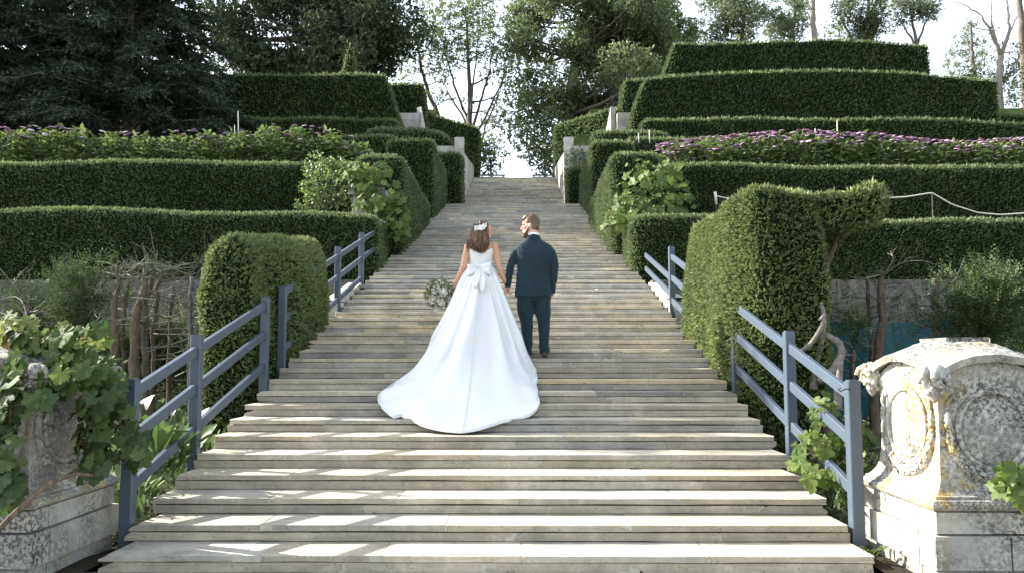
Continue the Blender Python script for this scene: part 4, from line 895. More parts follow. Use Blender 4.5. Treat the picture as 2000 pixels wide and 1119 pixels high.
def vine(name, label, clumps, n, size, mat='vine', depth=0.15, group=None, stemmat='red_bark', face=(-0.25, -0.75, 0.55), cane=True, tendrils=0, extra=None, cat='vine'):
    """clumps: (px, py, rx px, ry px, Y)"""
    w_ = np.array([c[2]*c[3] for c in clumps], float); w_ /= w_.sum()
    c0 = at(clumps[0][0], clumps[0][1], clumps[0][4])
    t = empty(name, c0, label, cat, group); S = MB(); ns = 0
    pts = []
    for k in range(n):
        c = clumps[rng.choice(len(clumps), p=w_)]
        d = rdir(1)[0]; r = rng.random()**0.4; s = FPX/c[4]
        p = at(c[0]+d[0]*c[2]*r, c[1]-d[2]*c[3]*r, c[4]+d[1]*r*(depth+0.5*c[2]/s))
        nrm = unit(V(*face)+d*V(0.8, 0.5, 0.5)+rdir(1)[0]*0.55)
        tip = unit(V(0, 0, -0.8)+rdir(1)[0]*0.7+d*0.5); tip = unit(tip-nrm*np.dot(tip, nrm)); x = np.cross(tip, nrm)
        sz = size*rng.uniform(0.45, 1.28)
        o = bpy.data.objects.new('leaf', VL[mat][rng.integers(4)]); COL.objects.link(o); o.parent = t; o.matrix_parent_inverse = Matrix.Translation(-Vector(c0))
        o.matrix_basis = Matrix(((x[0]*sz, tip[0]*sz, nrm[0]*sz, p[0]), (x[1]*sz, tip[1]*sz, nrm[1]*sz, p[1]), (x[2]*sz, tip[2]*sz, nrm[2]*sz, p[2]), (0, 0, 0, 1)))
        q = p-tip*sz*0.05-nrm*sz*rng.uniform(0.4, 0.9)+rdir(1)[0]*sz*0.3
        S.tube([p+tip*sz*0.1, (p+q)/2-V(0, 0, sz*0.1), q], sz*0.018, 4, cap=False); pts.append(q)
    for a, b in zip(clumps[:-1], clumps[1:]):
        p, q = at(a[0], a[1], a[4]), at(b[0], b[1], b[4]); L = np.linalg.norm(p-q)
        S.tube(curve_pts(p, q, rng.normal(size=3)*0.08*L, 8), size*rng.uniform(0.04, 0.07), 6)
    for k in range(tendrils):
        p = pts[rng.integers(len(pts))]+V(0, -0.1, 0.02); d = unit(V(rng.uniform(-1, 1), -0.4, rng.uniform(-0.2, 0.6))); u = np.cross(d, V(0, 1, 0)); L = rng.uniform(0.08, 0.2); s = np.linspace(0, 1, 16)
        S.tube([p+d*L*x+u*0.02*sin(x*9)*x+V(0, 0, 1)*0.02*cos(x*11)*x for x in s], 0.0022, 4)
    S.build('stems', M[stemmat], t, True, kind='stuff')
    return t
vine('grape_vine', 'sunlit grapevine sprawling over the top of the left pedestal', [(60, 660, 85, 48, 5.75), (120, 690, 60, 52, 5.6), (20, 640, 50, 34, 5.8), (25, 720, 55, 48, 5.5), (170, 660, 36, 30, 5.8), (165, 730, 45, 40, 5.6), (90, 735, 60, 28, 5.45)], 230, 0.125, 'vine', 0.2, 'grapevines on the pedestals', tendrils=14)
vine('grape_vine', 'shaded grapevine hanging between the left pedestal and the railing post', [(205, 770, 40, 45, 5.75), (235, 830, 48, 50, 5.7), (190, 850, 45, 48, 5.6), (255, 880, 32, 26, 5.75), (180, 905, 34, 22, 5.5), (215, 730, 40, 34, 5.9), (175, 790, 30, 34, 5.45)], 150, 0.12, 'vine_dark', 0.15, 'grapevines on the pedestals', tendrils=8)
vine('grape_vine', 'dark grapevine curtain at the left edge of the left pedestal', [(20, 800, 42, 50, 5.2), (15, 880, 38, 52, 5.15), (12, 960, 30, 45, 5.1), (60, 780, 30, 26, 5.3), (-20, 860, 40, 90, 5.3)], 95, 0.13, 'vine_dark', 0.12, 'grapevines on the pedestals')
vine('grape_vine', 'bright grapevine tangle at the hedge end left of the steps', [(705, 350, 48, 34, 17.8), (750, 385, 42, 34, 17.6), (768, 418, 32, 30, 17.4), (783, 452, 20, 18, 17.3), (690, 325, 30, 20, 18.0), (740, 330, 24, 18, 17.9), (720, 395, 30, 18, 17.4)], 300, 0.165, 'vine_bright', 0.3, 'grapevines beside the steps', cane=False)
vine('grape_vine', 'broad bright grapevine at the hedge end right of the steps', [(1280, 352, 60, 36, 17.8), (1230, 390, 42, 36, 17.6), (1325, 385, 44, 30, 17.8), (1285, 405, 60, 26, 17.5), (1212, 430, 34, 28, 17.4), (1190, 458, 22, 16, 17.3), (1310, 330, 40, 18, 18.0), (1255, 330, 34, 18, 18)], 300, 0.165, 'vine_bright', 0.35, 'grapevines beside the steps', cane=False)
vine('grape_vine', 'pale vine and weeds growing behind the lower right railing', [(1612, 800, 30, 30, 6.9), (1590, 860, 36, 34, 6.85), (1565, 905, 24, 22, 6.8), (1625, 880, 34, 40, 6.8), (1640, 920, 20, 34, 6.6), (1600, 930, 26, 24, 6.6), (1680, 860, 24, 30, 6.7), (1690, 890, 20, 24, 6.6)], 130, 0.1, 'vine_bright', 0.12, 'vines at the right railing', tendrils=4)
vine('grape_vine', 'leafy vine shoot creeping onto the right pedestal from the picture edge', [(1985, 940, 32, 34, 5.05), (2010, 960, 30, 40, 5.05), (1962, 930, 18, 16, 5.05)], 34, 0.13, 'vine_bright', 0.06, 'vines at the right railing')
MB().tube([at(-40, 1075, 4.95), at(20, 1010, 4.95), at(60, 972, 5.0), at(100, 940, 5.05), at(150, 925, 5.25), at(200, 930, 5.4)], [0.02, 0.018, 0.016, 0.015, 0.012, 0.008], 8).build('vine_cane', M['red_bark'], None, True)
tag(bpy.data.objects['vine_cane'], 'bare woody vine cane trailing across the left pedestal base', 'cane')
# small shrub beside the left vine, and climbers by the right pier
tree('pale_shrub', 'pale small-leaved shrub behind the left hedge end beside the bright vine', 18.6, [(640, 420, 0.05), (640, 350, 0.03)], [(625, 325, 26, 24), (655, 330, 26, 22), (612, 360, 26, 26), (648, 368, 34, 28), (630, 395, 34, 18), (675, 350, 22, 24), (600, 400, 24, 10), (680, 388, 24, 20)], 'shrub', 0.07, depth=0.5, dens=0.9, zbase=3.5, cat='shrub', group='shrubs by the stairs', tint=0.6)
tree('climbing_shrub', 'leafy climber against the right stone pier on the landing', 31.6, [(1128, 400, 0.04), (1128, 330, 0.03)], [(1125, 305, 20, 16), (1142, 300, 14, 16), (1120, 328, 16, 16), (1140, 325, 14, 14), (1118, 350, 12, 12)], 'greyleaf', 0.11, depth=0.3, dens=0.9, zbase=7, cat='shrub', group='shrubs by the stairs', tint=0.4)
# weathered pedestal half hidden by the left middle vine
b = MB(); p = at(722, 380, 18.3); b.box((p[0]-0.32, 18.0, 3.6), (p[0]+0.32, 18.6, 5.05), V(.42, .41, .38), .01); b.box((p[0]-0.4, 17.9, 5.05), (p[0]+0.4, 18.7, 5.2), V(.4, .39, .36), .01); b.box((p[0]-0.25, 18.05, 5.2), (p[0]+0.25, 18.55, 5.32), V(.4, .39, .36), .01)
tag(b.build('stone_pier', M['limestone']), 'weathered stone pier half hidden by the bright left vine', 'pier')

# ================================================================== HYDRANGEAS
def flower_mesh(name, mat):
    v = []; N = 10; rings = [(1.0, 0.0), (0.92, 0.22), (0.6, 0.42), (0.2, 0.5)]
    for r, z in rings:
        for k in range(N): v.append((r*cos(2*pi*k/N)*rng.uniform(0.8, 1.15), r*sin(2*pi*k/N)*rng.uniform(0.8, 1.15), z*rng.uniform(0.7, 1.2)))
    f = [(i*N+k, i*N+(k+1) % N, (i+1)*N+(k+1) % N, (i+1)*N+k) for i in range(3) for k in range(N)]+[tuple(range(3*N, 4*N)), tuple(range(N-1, -1, -1))]
    return mesh_np(name, v, f, mat)
t_ = NT('hydrangea_flower'); M['flower'] = t_.leaf(t_.mix(t_.ramp(t_.rand(), [(0.0, (0.40, 0.27, 0.50)), (0.3, (0.50, 0.28, 0.49)), (0.6, (0.56, 0.30, 0.46)), (0.85, (0.56, 0.42, 0.50)), (1.0, (0.55, 0.52, 0.44))]), (0.25, 0.2, 0.25), t_.ramp(t_.noise(40, 3, 0.7, t_.pos()), [(0.45, 0.0), (0.6, 0.6)])), 0.2, 0.5, 0.02)
t_ = NT('faded_flower'); M['flower_pale'] = t_.leaf(t_.ramp(t_.rand(), [(0.0, (0.40, 0.36, 0.36)), (0.5, (0.42, 0.42, 0.30)), (1.0, (0.42, 0.30, 0.40))]), 0.2, 0.5, 0.02)
FM = [flower_mesh('flower_head', M['flower']) for _ in range(3)]; FP = [flower_mesh('flower_head', M['flower_pale']) for _ in range(3)]
def hydrangea_bed(xs, ytop, Y, side, bloom):
    n = len(xs)-1
    for k in range(n):
        x0, x1 = xs[k], xs[k+1]; xm = (x0+x1)/2; yt = np.interp(xm, *ytop); c = at(xm, yt, Y); rx = (x1-x0)/2*Y/FPX
        where = ['first', 'second', 'third', 'fourth', 'fifth', 'sixth', 'seventh', 'eighth', 'ninth', 'tenth'][k]
        t = empty('hydrangea_bush', (c[0], Y, 5.6), 'pink-flowered hydrangea bush, %s from the left in the %s bed' % (where, side), 'hydrangea', 'hydrangeas in the %s bed' % side)
        sb = MB()
        for q in range(9):
            a = rng.uniform(0, 2*pi); sb.tube([(c[0]+0.1*cos(a), Y+0.1*sin(a), 5.5), (c[0]+rx*0.6*cos(a), Y+0.5*sin(a), (5.5+c[2])/2), (c[0]+rx*0.9*cos(a), Y+0.7*sin(a), c[2]-0.35)], [0.015, 0.012, 0.007], 4)
        sb.build('stems', M['bark'], t, kind='stuff')
        N = 1500; u = rng.uniform(-1.1, 1.1, N); w_ = rng.uniform(-1, 1, N); hz = rng.random(N)**0.6
        px_ = xm+u*(x1-x0)/2; yy = np.interp(px_, *ytop); zt = np.array([at(a, b, Y)[2] for a, b in zip(px_, yy)])-0.12
        dome = np.sqrt(np.clip(1-0.6*w_**2, 0, 1)); X = c[0]+u*rx; Z = 5.7+(zt-5.7)*dome*(0.25+0.75*hz)+rng.normal(size=N)*0.04+0.10*np.sin(X*7+w_*2)
        Pp = np.stack([X, Y+w_*0.85, Z], 1); D = unit(np.stack([u*0.6+rng.normal(size=N)*.5, w_*0.9+rng.normal(size=N)*.5-.3, rng.normal(size=N)*.35-.05], 1)); Nn = unit(V(0, -0.3, 1)+rdir(N)*0.6)
        leaves('foliage', Pp, D, Nn, rng.uniform(0.13, 0.24, N), rng.uniform(0.085, 0.13, N), np.clip(0.45+rng.normal(size=N)*.18, 0, 1), M['hyd_leaf'], t, 0.12, 'oval')
        B = bloom[0] if side == 'left' else bloom[0]
        for q in range(B):
            u = rng.uniform(-1, 1); w_ = rng.uniform(-0.9, 0.7); xx = xm+u*(x1-x0)/2; low = rng.random() < bloom[1]; zz = at(xx, np.interp(xx, *ytop), Y)[2]
            z = 5.7+(zz-5.7)*sqrt(max(0.1, 1-0.6*w_*w_))*(1.0 if not low else rng.uniform(0.45, 0.97))
            o = bpy.data.objects.new('flower_head', (FP if (low and rng.random() < 0.65) or rng.random() < bloom[2] else FM)[rng.integers(3)]); COL.objects.link(o); o.parent = t; o.matrix_parent_inverse = Matrix.Translation((-c[0], -Y, -5.6))
            s = rng.uniform(0.05, 0.10); o.location = (c[0]+u*rx, Y+w_*0.85-(0.12 if low else 0), z+0.03); o.scale = (s, s, s*0.55); o.rotation_euler = (rng.normal()*0.2+0.1, rng.normal()*0.2, rng.uniform(0, 6.3))
hydrangea_bed([-20, 65, 150, 235, 320, 405, 490, 575, 660, 745], ([-40, 0, 60, 130, 200, 270, 330, 400, 470, 520, 560, 600, 650, 700, 745], [255, 253, 250, 248, 256, 264, 262, 258, 254, 246, 243, 250, 256, 272, 300]), 23.2, 'left', (34, 0.66, 0.25))
hydrangea_bed([1275, 1355, 1440, 1525, 1610, 1695, 1780, 1865, 1950, 2035], ([1270, 1280, 1340, 1400, 1460, 1520, 1580, 1640, 1700, 1760, 1820, 1880, 1940, 2040], [296, 288, 276, 270, 266, 260, 258, 263, 264, 272, 278, 280, 275, 272]), 23.2, 'right', (84, 0.36, 0.08))
# thin pale stakes
for px, y0, y1, Y, lab in ((465, 217, 255, 24.6, 'tall thin pale flower spike standing above the left hydrangeas'), (1635, 234, 268, 24.6, 'tall thin pale flower spike above the right hydrangeas'), (1592, 251, 268, 24.6, 'short thin pale stake above the right hydrangeas'), (1268, 254, 274, 26.9, 'short pale stake on the squat right hedge block'), (1247, 260, 274, 26.9, 'tiny pale stake left of the short stake on the squat right hedge'), (458, 244, 256, 24.4, 'tiny pale spike beside the tall flower spike above the left hydrangeas'), (1933, 660, 720, 7.6, 'pale green flower spike behind the right pedestal')):
    a, b_ = at(px, y0, Y), at(px+1, y1+(6 if 1240 < px < 1270 else 25), Y); r = 1.05*Y/FPX
    s = MB(); s.tube([b_, (a+b_)/2, a+V(0, 0, -0.03), a], [r*0.8, r, r*0.8, r*0.2], 7)
    for q in range(20):
        u = rng.uniform(0.0, 0.65); p = a+(b_-a)*u; an = rng.uniform(0, 6.3); s.tube([p, p+V(cos(an)*r*1.3, sin(an)*r*1.3, r*0.8)], [r*.45, r*.1], 4)
    tag(s.build('flower_spike' if 'spike' in lab else 'stake', M['spike'] if False else M['stake'], None, True), lab, 'flower spike' if 'spike' in lab else 'stake')

# ================================================================== BARE YEW TRUNKS, LEFT AND RIGHT
def bare_yew(label, Y, path, twigs=8, tuft=None, group='cut-back yew trunks', bark='red_bark', L=0.06, twl=0.5, cut=False, zb=0.3, tw_lo=0.35):
    T = [at(x, y, Y) for x, y, r in path]; R = [r for *_, r in path]
    T = [V(T[0][0], T[0][1], zb)]+T; R = [R[0]*1.2]+R
    t = empty('cut_yew_trunk', T[0], label, 'tree', group)
    T = np.array(T); u = np.linspace(0, len(T)-1, len(T)*4); Ts = np.stack([np.interp(u, range(len(T)), T[:, k]) for k in range(3)], 1); Rs = np.interp(u, range(len(T)), R)*rng.uniform(0.85, 1.15, len(u))
    Ts[1:-1] += rng.normal(size=(len(Ts)-2, 3))*0.008
    MB().tube(Ts, Rs, 8).build('trunk', M[bark], t, True)
    if cut: MB().tube([Ts[-1]-V(0, 0, 0.002), Ts[-1]+unit(Ts[-1]-Ts[-2])*0.006], Rs[-1]*0.93, 10).build('cut_end', M['cut_wood'], t)
    b = MB(); tips = []
    for k in range(twigs):
        i = rng.integers(int(len(Ts)*tw_lo), len(Ts)); d = unit(V(rng.normal(), rng.normal()*0.7, rng.uniform(-0.2, 0.7))); l = twl*rng.uniform(0.4, 1.2)
        pts = curve_pts(Ts[i], Ts[i]+d*l, rng.normal(size=3)*0.12*l, 7); b.tube(pts, np.linspace(rng.uniform(0.006, 0.014), 0.003, 7), 4, cap=False); tips.append(pts[-1])
        for q in range(3):
            j = rng.integers(2, 6); e = pts[j]+unit(d+rdir(1)[0]*0.9)*l*rng.uniform(0.2, 0.5); b.tube(curve_pts(pts[j], e, rng.normal(size=3)*0.03, 4), [0.004, 0.003, 0.003, 0.002], 3, cap=False); tips.append(e)
    if twigs: b.build('dead_twigs', M['dead_wood'], t, kind='stuff')
    if tuft:
        A = [[] for _ in range(5)]
        for (cx, cy, rx, ry) in tuft:
            C = at(cx, cy, Y+rng.normal()*0.08); s = FPX/Y; n = max(10, int(rx*ry/(s*s)*pi*1.4/(0.5*0.4*L*L)/9))
            d = rdir(n); P0 = C+d*(rng.random(n)**0.5)[:, None]*V(rx/s, (rx+ry)/2/s, ry/s)*0.85
            tw = unit(d*0.8+V(0, 0, 0.55)+rdir(n)*0.4); tl = rng.uniform(1.5, 4.5, n)*L; per = 9; k = np.repeat(np.arange(n), per); f = np.tile(np.linspace(0.05, 1, per), n)
            B = P0[k]+tw[k]*(tl[k]*f)[:, None]; sdv = unit(np.cross(tw, rdir(n)))[k]*np.where(np.arange(n*per) % 2, 1, -1)[:, None]
            D = unit(sdv+tw[k]*0.8+rdir(n*per)*0.25); Nn = unit(np.cross(tw[k], sdv)+rdir(n*per)*0.3)
            for a_, b_ in zip(A, (B, D, Nn, L*rng.uniform(0.6, 1.1, n*per)*(1.1-0.5*f), np.clip(0.38+0.15*rng.normal(size=n*per)+0.25*f*(d[k, 2] > 0), 0, 1))): a_.append(b_)
        B, D, Nn, Ls, tt = [np.concatenate(x) for x in A]
        leaves('foliage', B, D, Nn, Ls, Ls*0.36, tt, M['yew_dark'], t, 0.1)
    return t
def bush(cx, cy, rx, ry, n=14, r=0.42):
    return fill(cx, cy, rx*0.75, ry*0.75, n, min(rx, ry)*r*1.2, 1.1, 0.6)
bare_yew('leafy cone-shaped yew at the left of the bare trunks', 10.6, [(165, 700, 0.05), (162, 600, 0.04), (160, 530, 0.02)], 10, bush(150, 595, 62, 95, 34)+[(145, 520, 26, 22), (175, 520, 22, 20), (125, 545, 20, 16), (100, 545, 20, 8)])
bare_yew('leftmost thick bare yew trunk beside the leafy cone', 10.3, [(225, 720, 0.055), (224, 640, 0.05), (222, 590, 0.042), (232, 555, 0.03), (228, 520, 0.02)], 12, [(222, 530, 26, 18), (228, 575, 16, 16), (215, 515, 20, 10)])
bare_yew('forked bare yew trunk leaning right near the left cone', 10.5, [(243, 740, 0.03), (240, 640, 0.028), (246, 580, 0.024), (256, 540, 0.02)], 12, None)
bare_yew('thick reddish bare yew trunk in the middle of the left row', 10.1, [(262, 740, 0.065), (263, 640, 0.06), (270, 600, 0.05), (280, 560, 0.04), (283, 525, 0.025)], 16, [(280, 530, 26, 14), (262, 590, 16, 12), (290, 525, 22, 10)])
bare_yew('grey bare yew trunk leaning just right of the thick reddish one', 10.4, [(286, 740, 0.05), (282, 660, 0.045), (284, 600, 0.04), (296, 545, 0.03), (300, 520, 0.02)], 18, None, bark='bark')
bare_yew('slim straight bare yew trunk right of the grey leaning one', 10.7, [(300, 740, 0.035), (302, 640, 0.035), (308, 560, 0.03), (318, 530, 0.02)], 20, [(318, 535, 16, 10), (345, 540, 18, 8)], twl=0.7)
bare_yew('thin pale pole-like yew stem in the gap before the yew block', 10.2, [(372, 700, 0.03), (372, 600, 0.028), (374, 540, 0.022)], 16, None, twl=0.7, bark='dead_wood')
bare_yew('thin pale stem touching the left yew block', 10.5, [(394, 700, 0.03), (396, 600, 0.03), (398, 525, 0.03)], 14, [(390, 520, 22, 12)], twl=0.6, bark='dead_wood')
bare_yew('slim dark yew stem between the leaning trunk and the pale pole', 11.0, [(330, 740, 0.035), (332, 620, 0.03), (338, 560, 0.02)], 20, None, twl=0.8)
bare_yew('spreading heap of dead branches at the left edge', 10.8, [(30, 700, 0.03), (40, 640, 0.03), (60, 600, 0.02)], 34, [(15, 560, 30, 16), (60, 570, 40, 10), (110, 560, 30, 10)], twl=1.0, tw_lo=0.2)
bare_yew('dark leafy yew behind the bare trunks on the left', 12.6, [(300, 760, 0.05), (300, 640, 0.04)], 24, bush(300, 690, 110, 90, 40)+bush(60, 640, 80, 70, 24), L=0.08, twl=0.9)
# right
bare_yew('reddish forked stump with sawn ends right of the big yew block', 9.6, [(1612, 800, 0.06), (1606, 640, 0.055), (1612, 540, 0.05), (1618, 505, 0.045), (1630, 475, 0.036), (1634, 458, 0.034)], 10, [(1615, 560, 26, 30), (1640, 545, 24, 24), (1605, 590, 20, 20), (1640, 600, 28, 24), (1650, 650, 30, 26)], cut=True, twl=0.4)
bare_yew('short sawn branch forking left on the reddish stump', 9.55, [(1612, 520, 0.04), (1604, 490, 0.034), (1592, 462, 0.03), (1588, 452, 0.03)], 3, None, cut=True, zb=2.4, twl=0.2)
def gnarl(label, Y, pts, rr):
    T = np.array([at(x, y, Y+dy) for x, y, dy in pts]); u = np.linspace(0, len(T)-1, len(T)*5); Ts = np.stack([np.interp(u, range(len(T)), T[:, k]) for k in range(3)], 1)
    for _ in range(2): Ts[1:-1] = (Ts[:-2]+Ts[1:-1]*2+Ts[2:])/4
    o = MB().tube(Ts, np.interp(u, range(len(T)), rr)*rng.uniform(0.85, 1.15, len(u)), 8).build('gnarled_branch', M['dead_wood'], None, True)
    tag(o, label, 'branch', 'gnarled grey branches under the right yew block')
gnarl('thick grey branch looping low behind the right railing', 8.8, [(1600, 745, 0), (1628, 725, 0), (1646, 690, 0), (1640, 668, 0), (1615, 655, 0.1), (1600, 648, 0.2)], [0.045, 0.05, 0.045, 0.04, 0.035, 0.03])
gnarl('grey upright branch rising beside the right yew block', 8.9, [(1588, 760, 0), (1596, 700, 0), (1606, 660, 0), (1610, 620, 0), (1604, 590, 0)], [0.04, 0.038, 0.034, 0.03, 0.02])
gnarl('slim grey branch crossing from the right yew block to the upright', 8.7, [(1560, 690, 0.1), (1585, 670, 0), (1604, 640, 0), (1612, 612, 0), (1600, 625, 0)], [0.03, 0.028, 0.024, 0.018, 0.012])
gnarl('dark grey root-like trunk below the looping branch', 8.6, [(1636, 800, 0), (1638, 750, 0), (1642, 705, 0)], [0.05, 0.045, 0.03])
bare_yew('tall thin pole-like stem in front of the teal netting', 10.6, [(1702, 720, 0.03), (1700, 640, 0.028), (1695, 580, 0.026), (1694, 540, 0.024)], 6, None)
bare_yew('knotty bare trunk with a bulge in front of the teal netting', 10.2, [(1706, 760, 0.06), (1715, 690, 0.055), (1722, 625, 0.05), (1720, 560, 0.04), (1722, 530, 0.03)], 10, [(1722, 548, 20, 12), (1750, 640, 26, 20), (1745, 590, 16, 14), (1765, 690, 26, 16)])
bare_yew('grey trunk with dark yew foliage left of the big yew bush', 10.4, [(1832, 720, 0.055), (1830, 640, 0.05), (1828, 580, 0.04), (1826, 545, 0.03)], 14, [(1800, 590, 36, 30), (1840, 560, 24, 30), (1845, 610, 30, 36), (1815, 640, 30, 20), (1790, 640, 26, 20), (1850, 540, 20, 20)], bark='bark', twl=0.8)
bare_yew('big dark yew bush on a short trunk at the right', 10.2, [(1898, 720, 0.07), (1898, 660, 0.06), (1905, 610, 0.04)], 10, bush(1920, 605, 80, 82, 44)+[(1950, 535, 30, 24), (1890, 545, 22, 20), (1985, 570, 26, 34), (1935, 520, 20, 18)], bark='bark', L=0.065)
bare_yew('yew bush cut by the right edge of the picture', 10.8, [(2010, 720, 0.05), (2005, 650, 0.04)], 8, bush(2005, 640, 60, 70, 26), bark='bark')
bare_yew('low dark yew regrowth between the stump and the netting trunks', 9.9, [(1668, 760, 0.03), (1665, 680, 0.025)], 14, bush(1660, 640, 36, 50, 12), twl=0.6)

# teal netting hung on posts in front of the lower right wall
def netting():
    t = empty('teal_netting', (6.5, 12.6, 0.4), 'teal shade netting strung along the foot of the lower right wall', 'netting')
    nx, nz = 60, 10; x0, x1 = 3.7, 12.5; v = []
    for j in range(nz+1):
        for i in range(nx+1):
            u = i/nx; z = 0.35+(2.02+0.05*sin(u*21)-0.35)*j/nz; v.append((x0+(x1-x0)*u, 12.6+0.06*sin(u*40+j*.3)+0.05*sin(u*17)*(1-j/nz), z))
    n = len(v); v += [(a, b+0.012, c) for a, b, c in v]
    f = [(j*(nx+1)+i, j*(nx+1)+i+1, (j+1)*(nx+1)+i+1, (j+1)*(nx+1)+i) for j in range(nz) for i in range(nx)]; f += [tuple(k+n for k in q[::-1]) for q in f]
    link('net_sheet', mesh_np('net_sheet', v, f, M['net'], True), t)
    for k in range(6): MB().tube([(x0+k*1.7, 12.68, 0.2), (x0+k*1.7, 12.68, 1.98)], 0.025, 8).build('net_post', M['bark'], t)
netting()
# rope on stakes above the lowest right hedge
def rope():
    Y = 18.6; t = empty('rope_barrier', at(1398, 400, Y), 'white rope sagging between stakes in front of the right hedges', 'rope')
    P2 = [(1398, 383), (1420, 388), (1560, 390), (1720, 388), (1770, 385), (1820, 377), (1860, 400), (1910, 416), (1955, 420), (2040, 414)]
    T = np.array([at(x, y, Y) for x, y in P2]); u = np.linspace(0, len(T)-1, 60); Ts = np.stack([np.interp(u, range(len(T)), T[:, k]) for k in range(3)], 1)
    MB().tube(Ts, 0.016, 6).build('rope_line', M['rope'], t, True)
    for x, y in ((1398, 380), (1820, 376)):
        a = at(x, y, Y+0.04); MB().tube([a+V(0, 0, -1.6), a], [0.012, 0.010], 7).build('rope_stake', M['bark'], t)
    MB().tube([at(1397, 378, Y)+V(0, 0, 0.03), at(1399, 400, Y)], [0.035, 0.03], 7).build('rope_knot', M['rope'], t, True)
rope()
# green slatted benches on the terrace at the stair head
def bench(cx, w_, label):
    Y = TOP_Y+2.2; z0 = TOP_Z-0.03; t = empty('garden_bench', (cx, Y, z0), label, 'bench', 'benches at the stair head')
    g = NT('bench_paint') if 'bench' not in M else None
    if g: M['bench'] = g.pbr((0.05, 0.075, 0.05), 0.6)
    for z in (0.38, 0.52, 0.64): MB().box((cx-w_/2, Y+0.25, z0+z), (cx+w_/2, Y+0.28, z0+z+0.09)).build('back_slat', M['bench'], t)
    for k in range(3): MB().box((cx-w_/2, Y-0.2+k*0.14, z0+0.40), (cx+w_/2, Y-0.09+k*0.14, z0+0.43)).build('seat_slat', M['bench'], t)
    for sx in (-1, 1):
        for yy, h in ((Y-0.2, 0.4), (Y+0.3, 0.72)): MB().box((cx+sx*(w_/2-0.1)-0.03, yy, z0), (cx+sx*(w_/2-0.1)+0.03, yy+0.05, z0+h)).build('leg', M['bench'], t)
bench(at(962, 340, TOP_Y+2.2)[0], 1.3, 'dark green slatted bench at the stair head, left')
bench(at(1062, 340, TOP_Y+2.2)[0], 1.2, 'dark green slatted bench at the stair head, right')

# ================================================================== PLANTS BY THE LOWER STEPS
def strap_plant(name, label, base, n, ln, wd, mat, spread=0.9, up=0.9, cat='plant', group='plants beside the lower steps', tint=0.5, flowers=0, lily=False):
    t = empty(name, base, label, cat, group); base = V(*base)
    for k in range(n):
        a = rng.uniform(0, 2*pi); L = ln*rng.uniform(0.6, 1.15); sp = spread*rng.uniform(0.2, 1); m = 7
        s = np.linspace(0, 1, m); ctr = base+rng.normal(size=3)*V(.05, .05, 0)+np.stack([cos(a)*sp*L*s, sin(a)*sp*L*s, up*L*s-0.55*sp*L*s**2.2], 1)
        tw = V(-sin(a), cos(a), 0); wv = wd*rng.uniform(0.7, 1.2)*np.sin(np.clip(s*0.9+0.1, 0, 1)*pi)**(0.8)
        if lily: wv = wd*np.where(s < 0.45, 0.12, np.sin(np.clip((s-0.4)/0.6, 0, 1)*pi)**0.7)
        lift = V(0, 0, 1)*0.25
        v = np.concatenate([ctr-tw*wv[:, None]/2+lift*wv[:, None], ctr, ctr+tw*wv[:, None]/2+lift*wv[:, None]]); f = [(r*m+i, r*m+i+1, (r+1)*m+i+1, (r+1)*m+i) for r in (0, 1) for i in range(m-1)]
        link('leaf', mesh_np('leaf', v, f, mat, True), t)
    for k in range(flowers):
        a = rng.uniform(0, 2*pi); p = base+V(cos(a)*0.12, sin(a)*0.1, ln*rng.uniform(0.75, 1.0)); b = MB(); N = 12; rings = [(0.008, 0), (0.016, 0.03), (0.028, 0.06), (0.05, 0.085), (0.062, 0.095)]
        v = [(p[0]+r*cos(2*pi*i/N), p[1]+r*sin(2*pi*i/N), p[2]+z+(0.035*(cos(2*pi*i/N)) if r > 0.04 else 0)) for r, z in rings for i in range(N)]
        b.add(v, [(q*N+i, q*N+(i+1) % N, (q+1)*N+(i+1) % N, (q+1)*N+i) for q in range(4) for i in range(N)]); fl = b.build('lily_flower', M['lily'], t, True)
        MB().tube([base, p+V(0, 0, 0.01)], 0.008, 6).build('flower_stem', mat, t)
M['lily'] = NT('lily_white').leaf((0.8, 0.79, 0.72), 0.3, 0.4, 0.05)
def plain_leaf(name, c): return objleaf(name, [(0, tuple(x*0.7 for x in c)), (1, tuple(x*1.25 for x in c))], 0.35, 0.08)
M['arum'] = plain_leaf('arum_leaf', (0.09, 0.15, 0.045)); M['fern'] = plain_leaf('fern_leaf', (0.10, 0.145, 0.045))
for px, py, Y, n, ln, fl, lab in ((308, 850, 7.2, 12, 0.62, 2, 'white arum lily clump behind the lower left railing'), (352, 850, 7.5, 12, 0.55, 0, 'broad-leaved arum clump between the left railing rails'), (402, 830, 8.3, 8, 0.45, 1, 'small arum lily clump beside the left yew block')):
    p = at(px, py+55, Y); strap_plant('arum_lily', lab, (p[0], Y, p[2]-0.1), n, ln, 0.13, M['arum'], 0.7, 1.0, flowers=fl, lily=True)
for px, py, Y, n, lab in ((300, 960, 6.75, 34, 'arching fern-like tuft beside the third step on the left'), (335, 915, 7.05, 40, 'arching fern-like tuft beside the fourth step on the left'), (366, 885, 7.35, 26, 'small fern-like tuft at the second left railing post'), (285, 1000, 6.5, 14, 'dark little tuft at the foot of the left railing')):
    p = at(px, py, Y); strap_plant('fern_tuft', lab, (p[0]-0.1, Y, p[2]-0.05), n, 0.26, 0.035, M['fern'], 1.0, 1.0)
for px, py, Y, n, lab in ((1640, 985, 6.4, 16, 'weedy tuft at the foot of the right railing'), (1685, 1075, 5.95, 7, 'tiny weed growing where the right pedestal meets the first step'), (1605, 945, 6.75, 26, 'weedy tuft under the lower right rail')):
    p = at(px, py, Y); strap_plant('weed_tuft', lab, (p[0]+0.08, Y, p[2]-0.03), n, 0.2, 0.035, M['fern'], 1.0, 0.9)
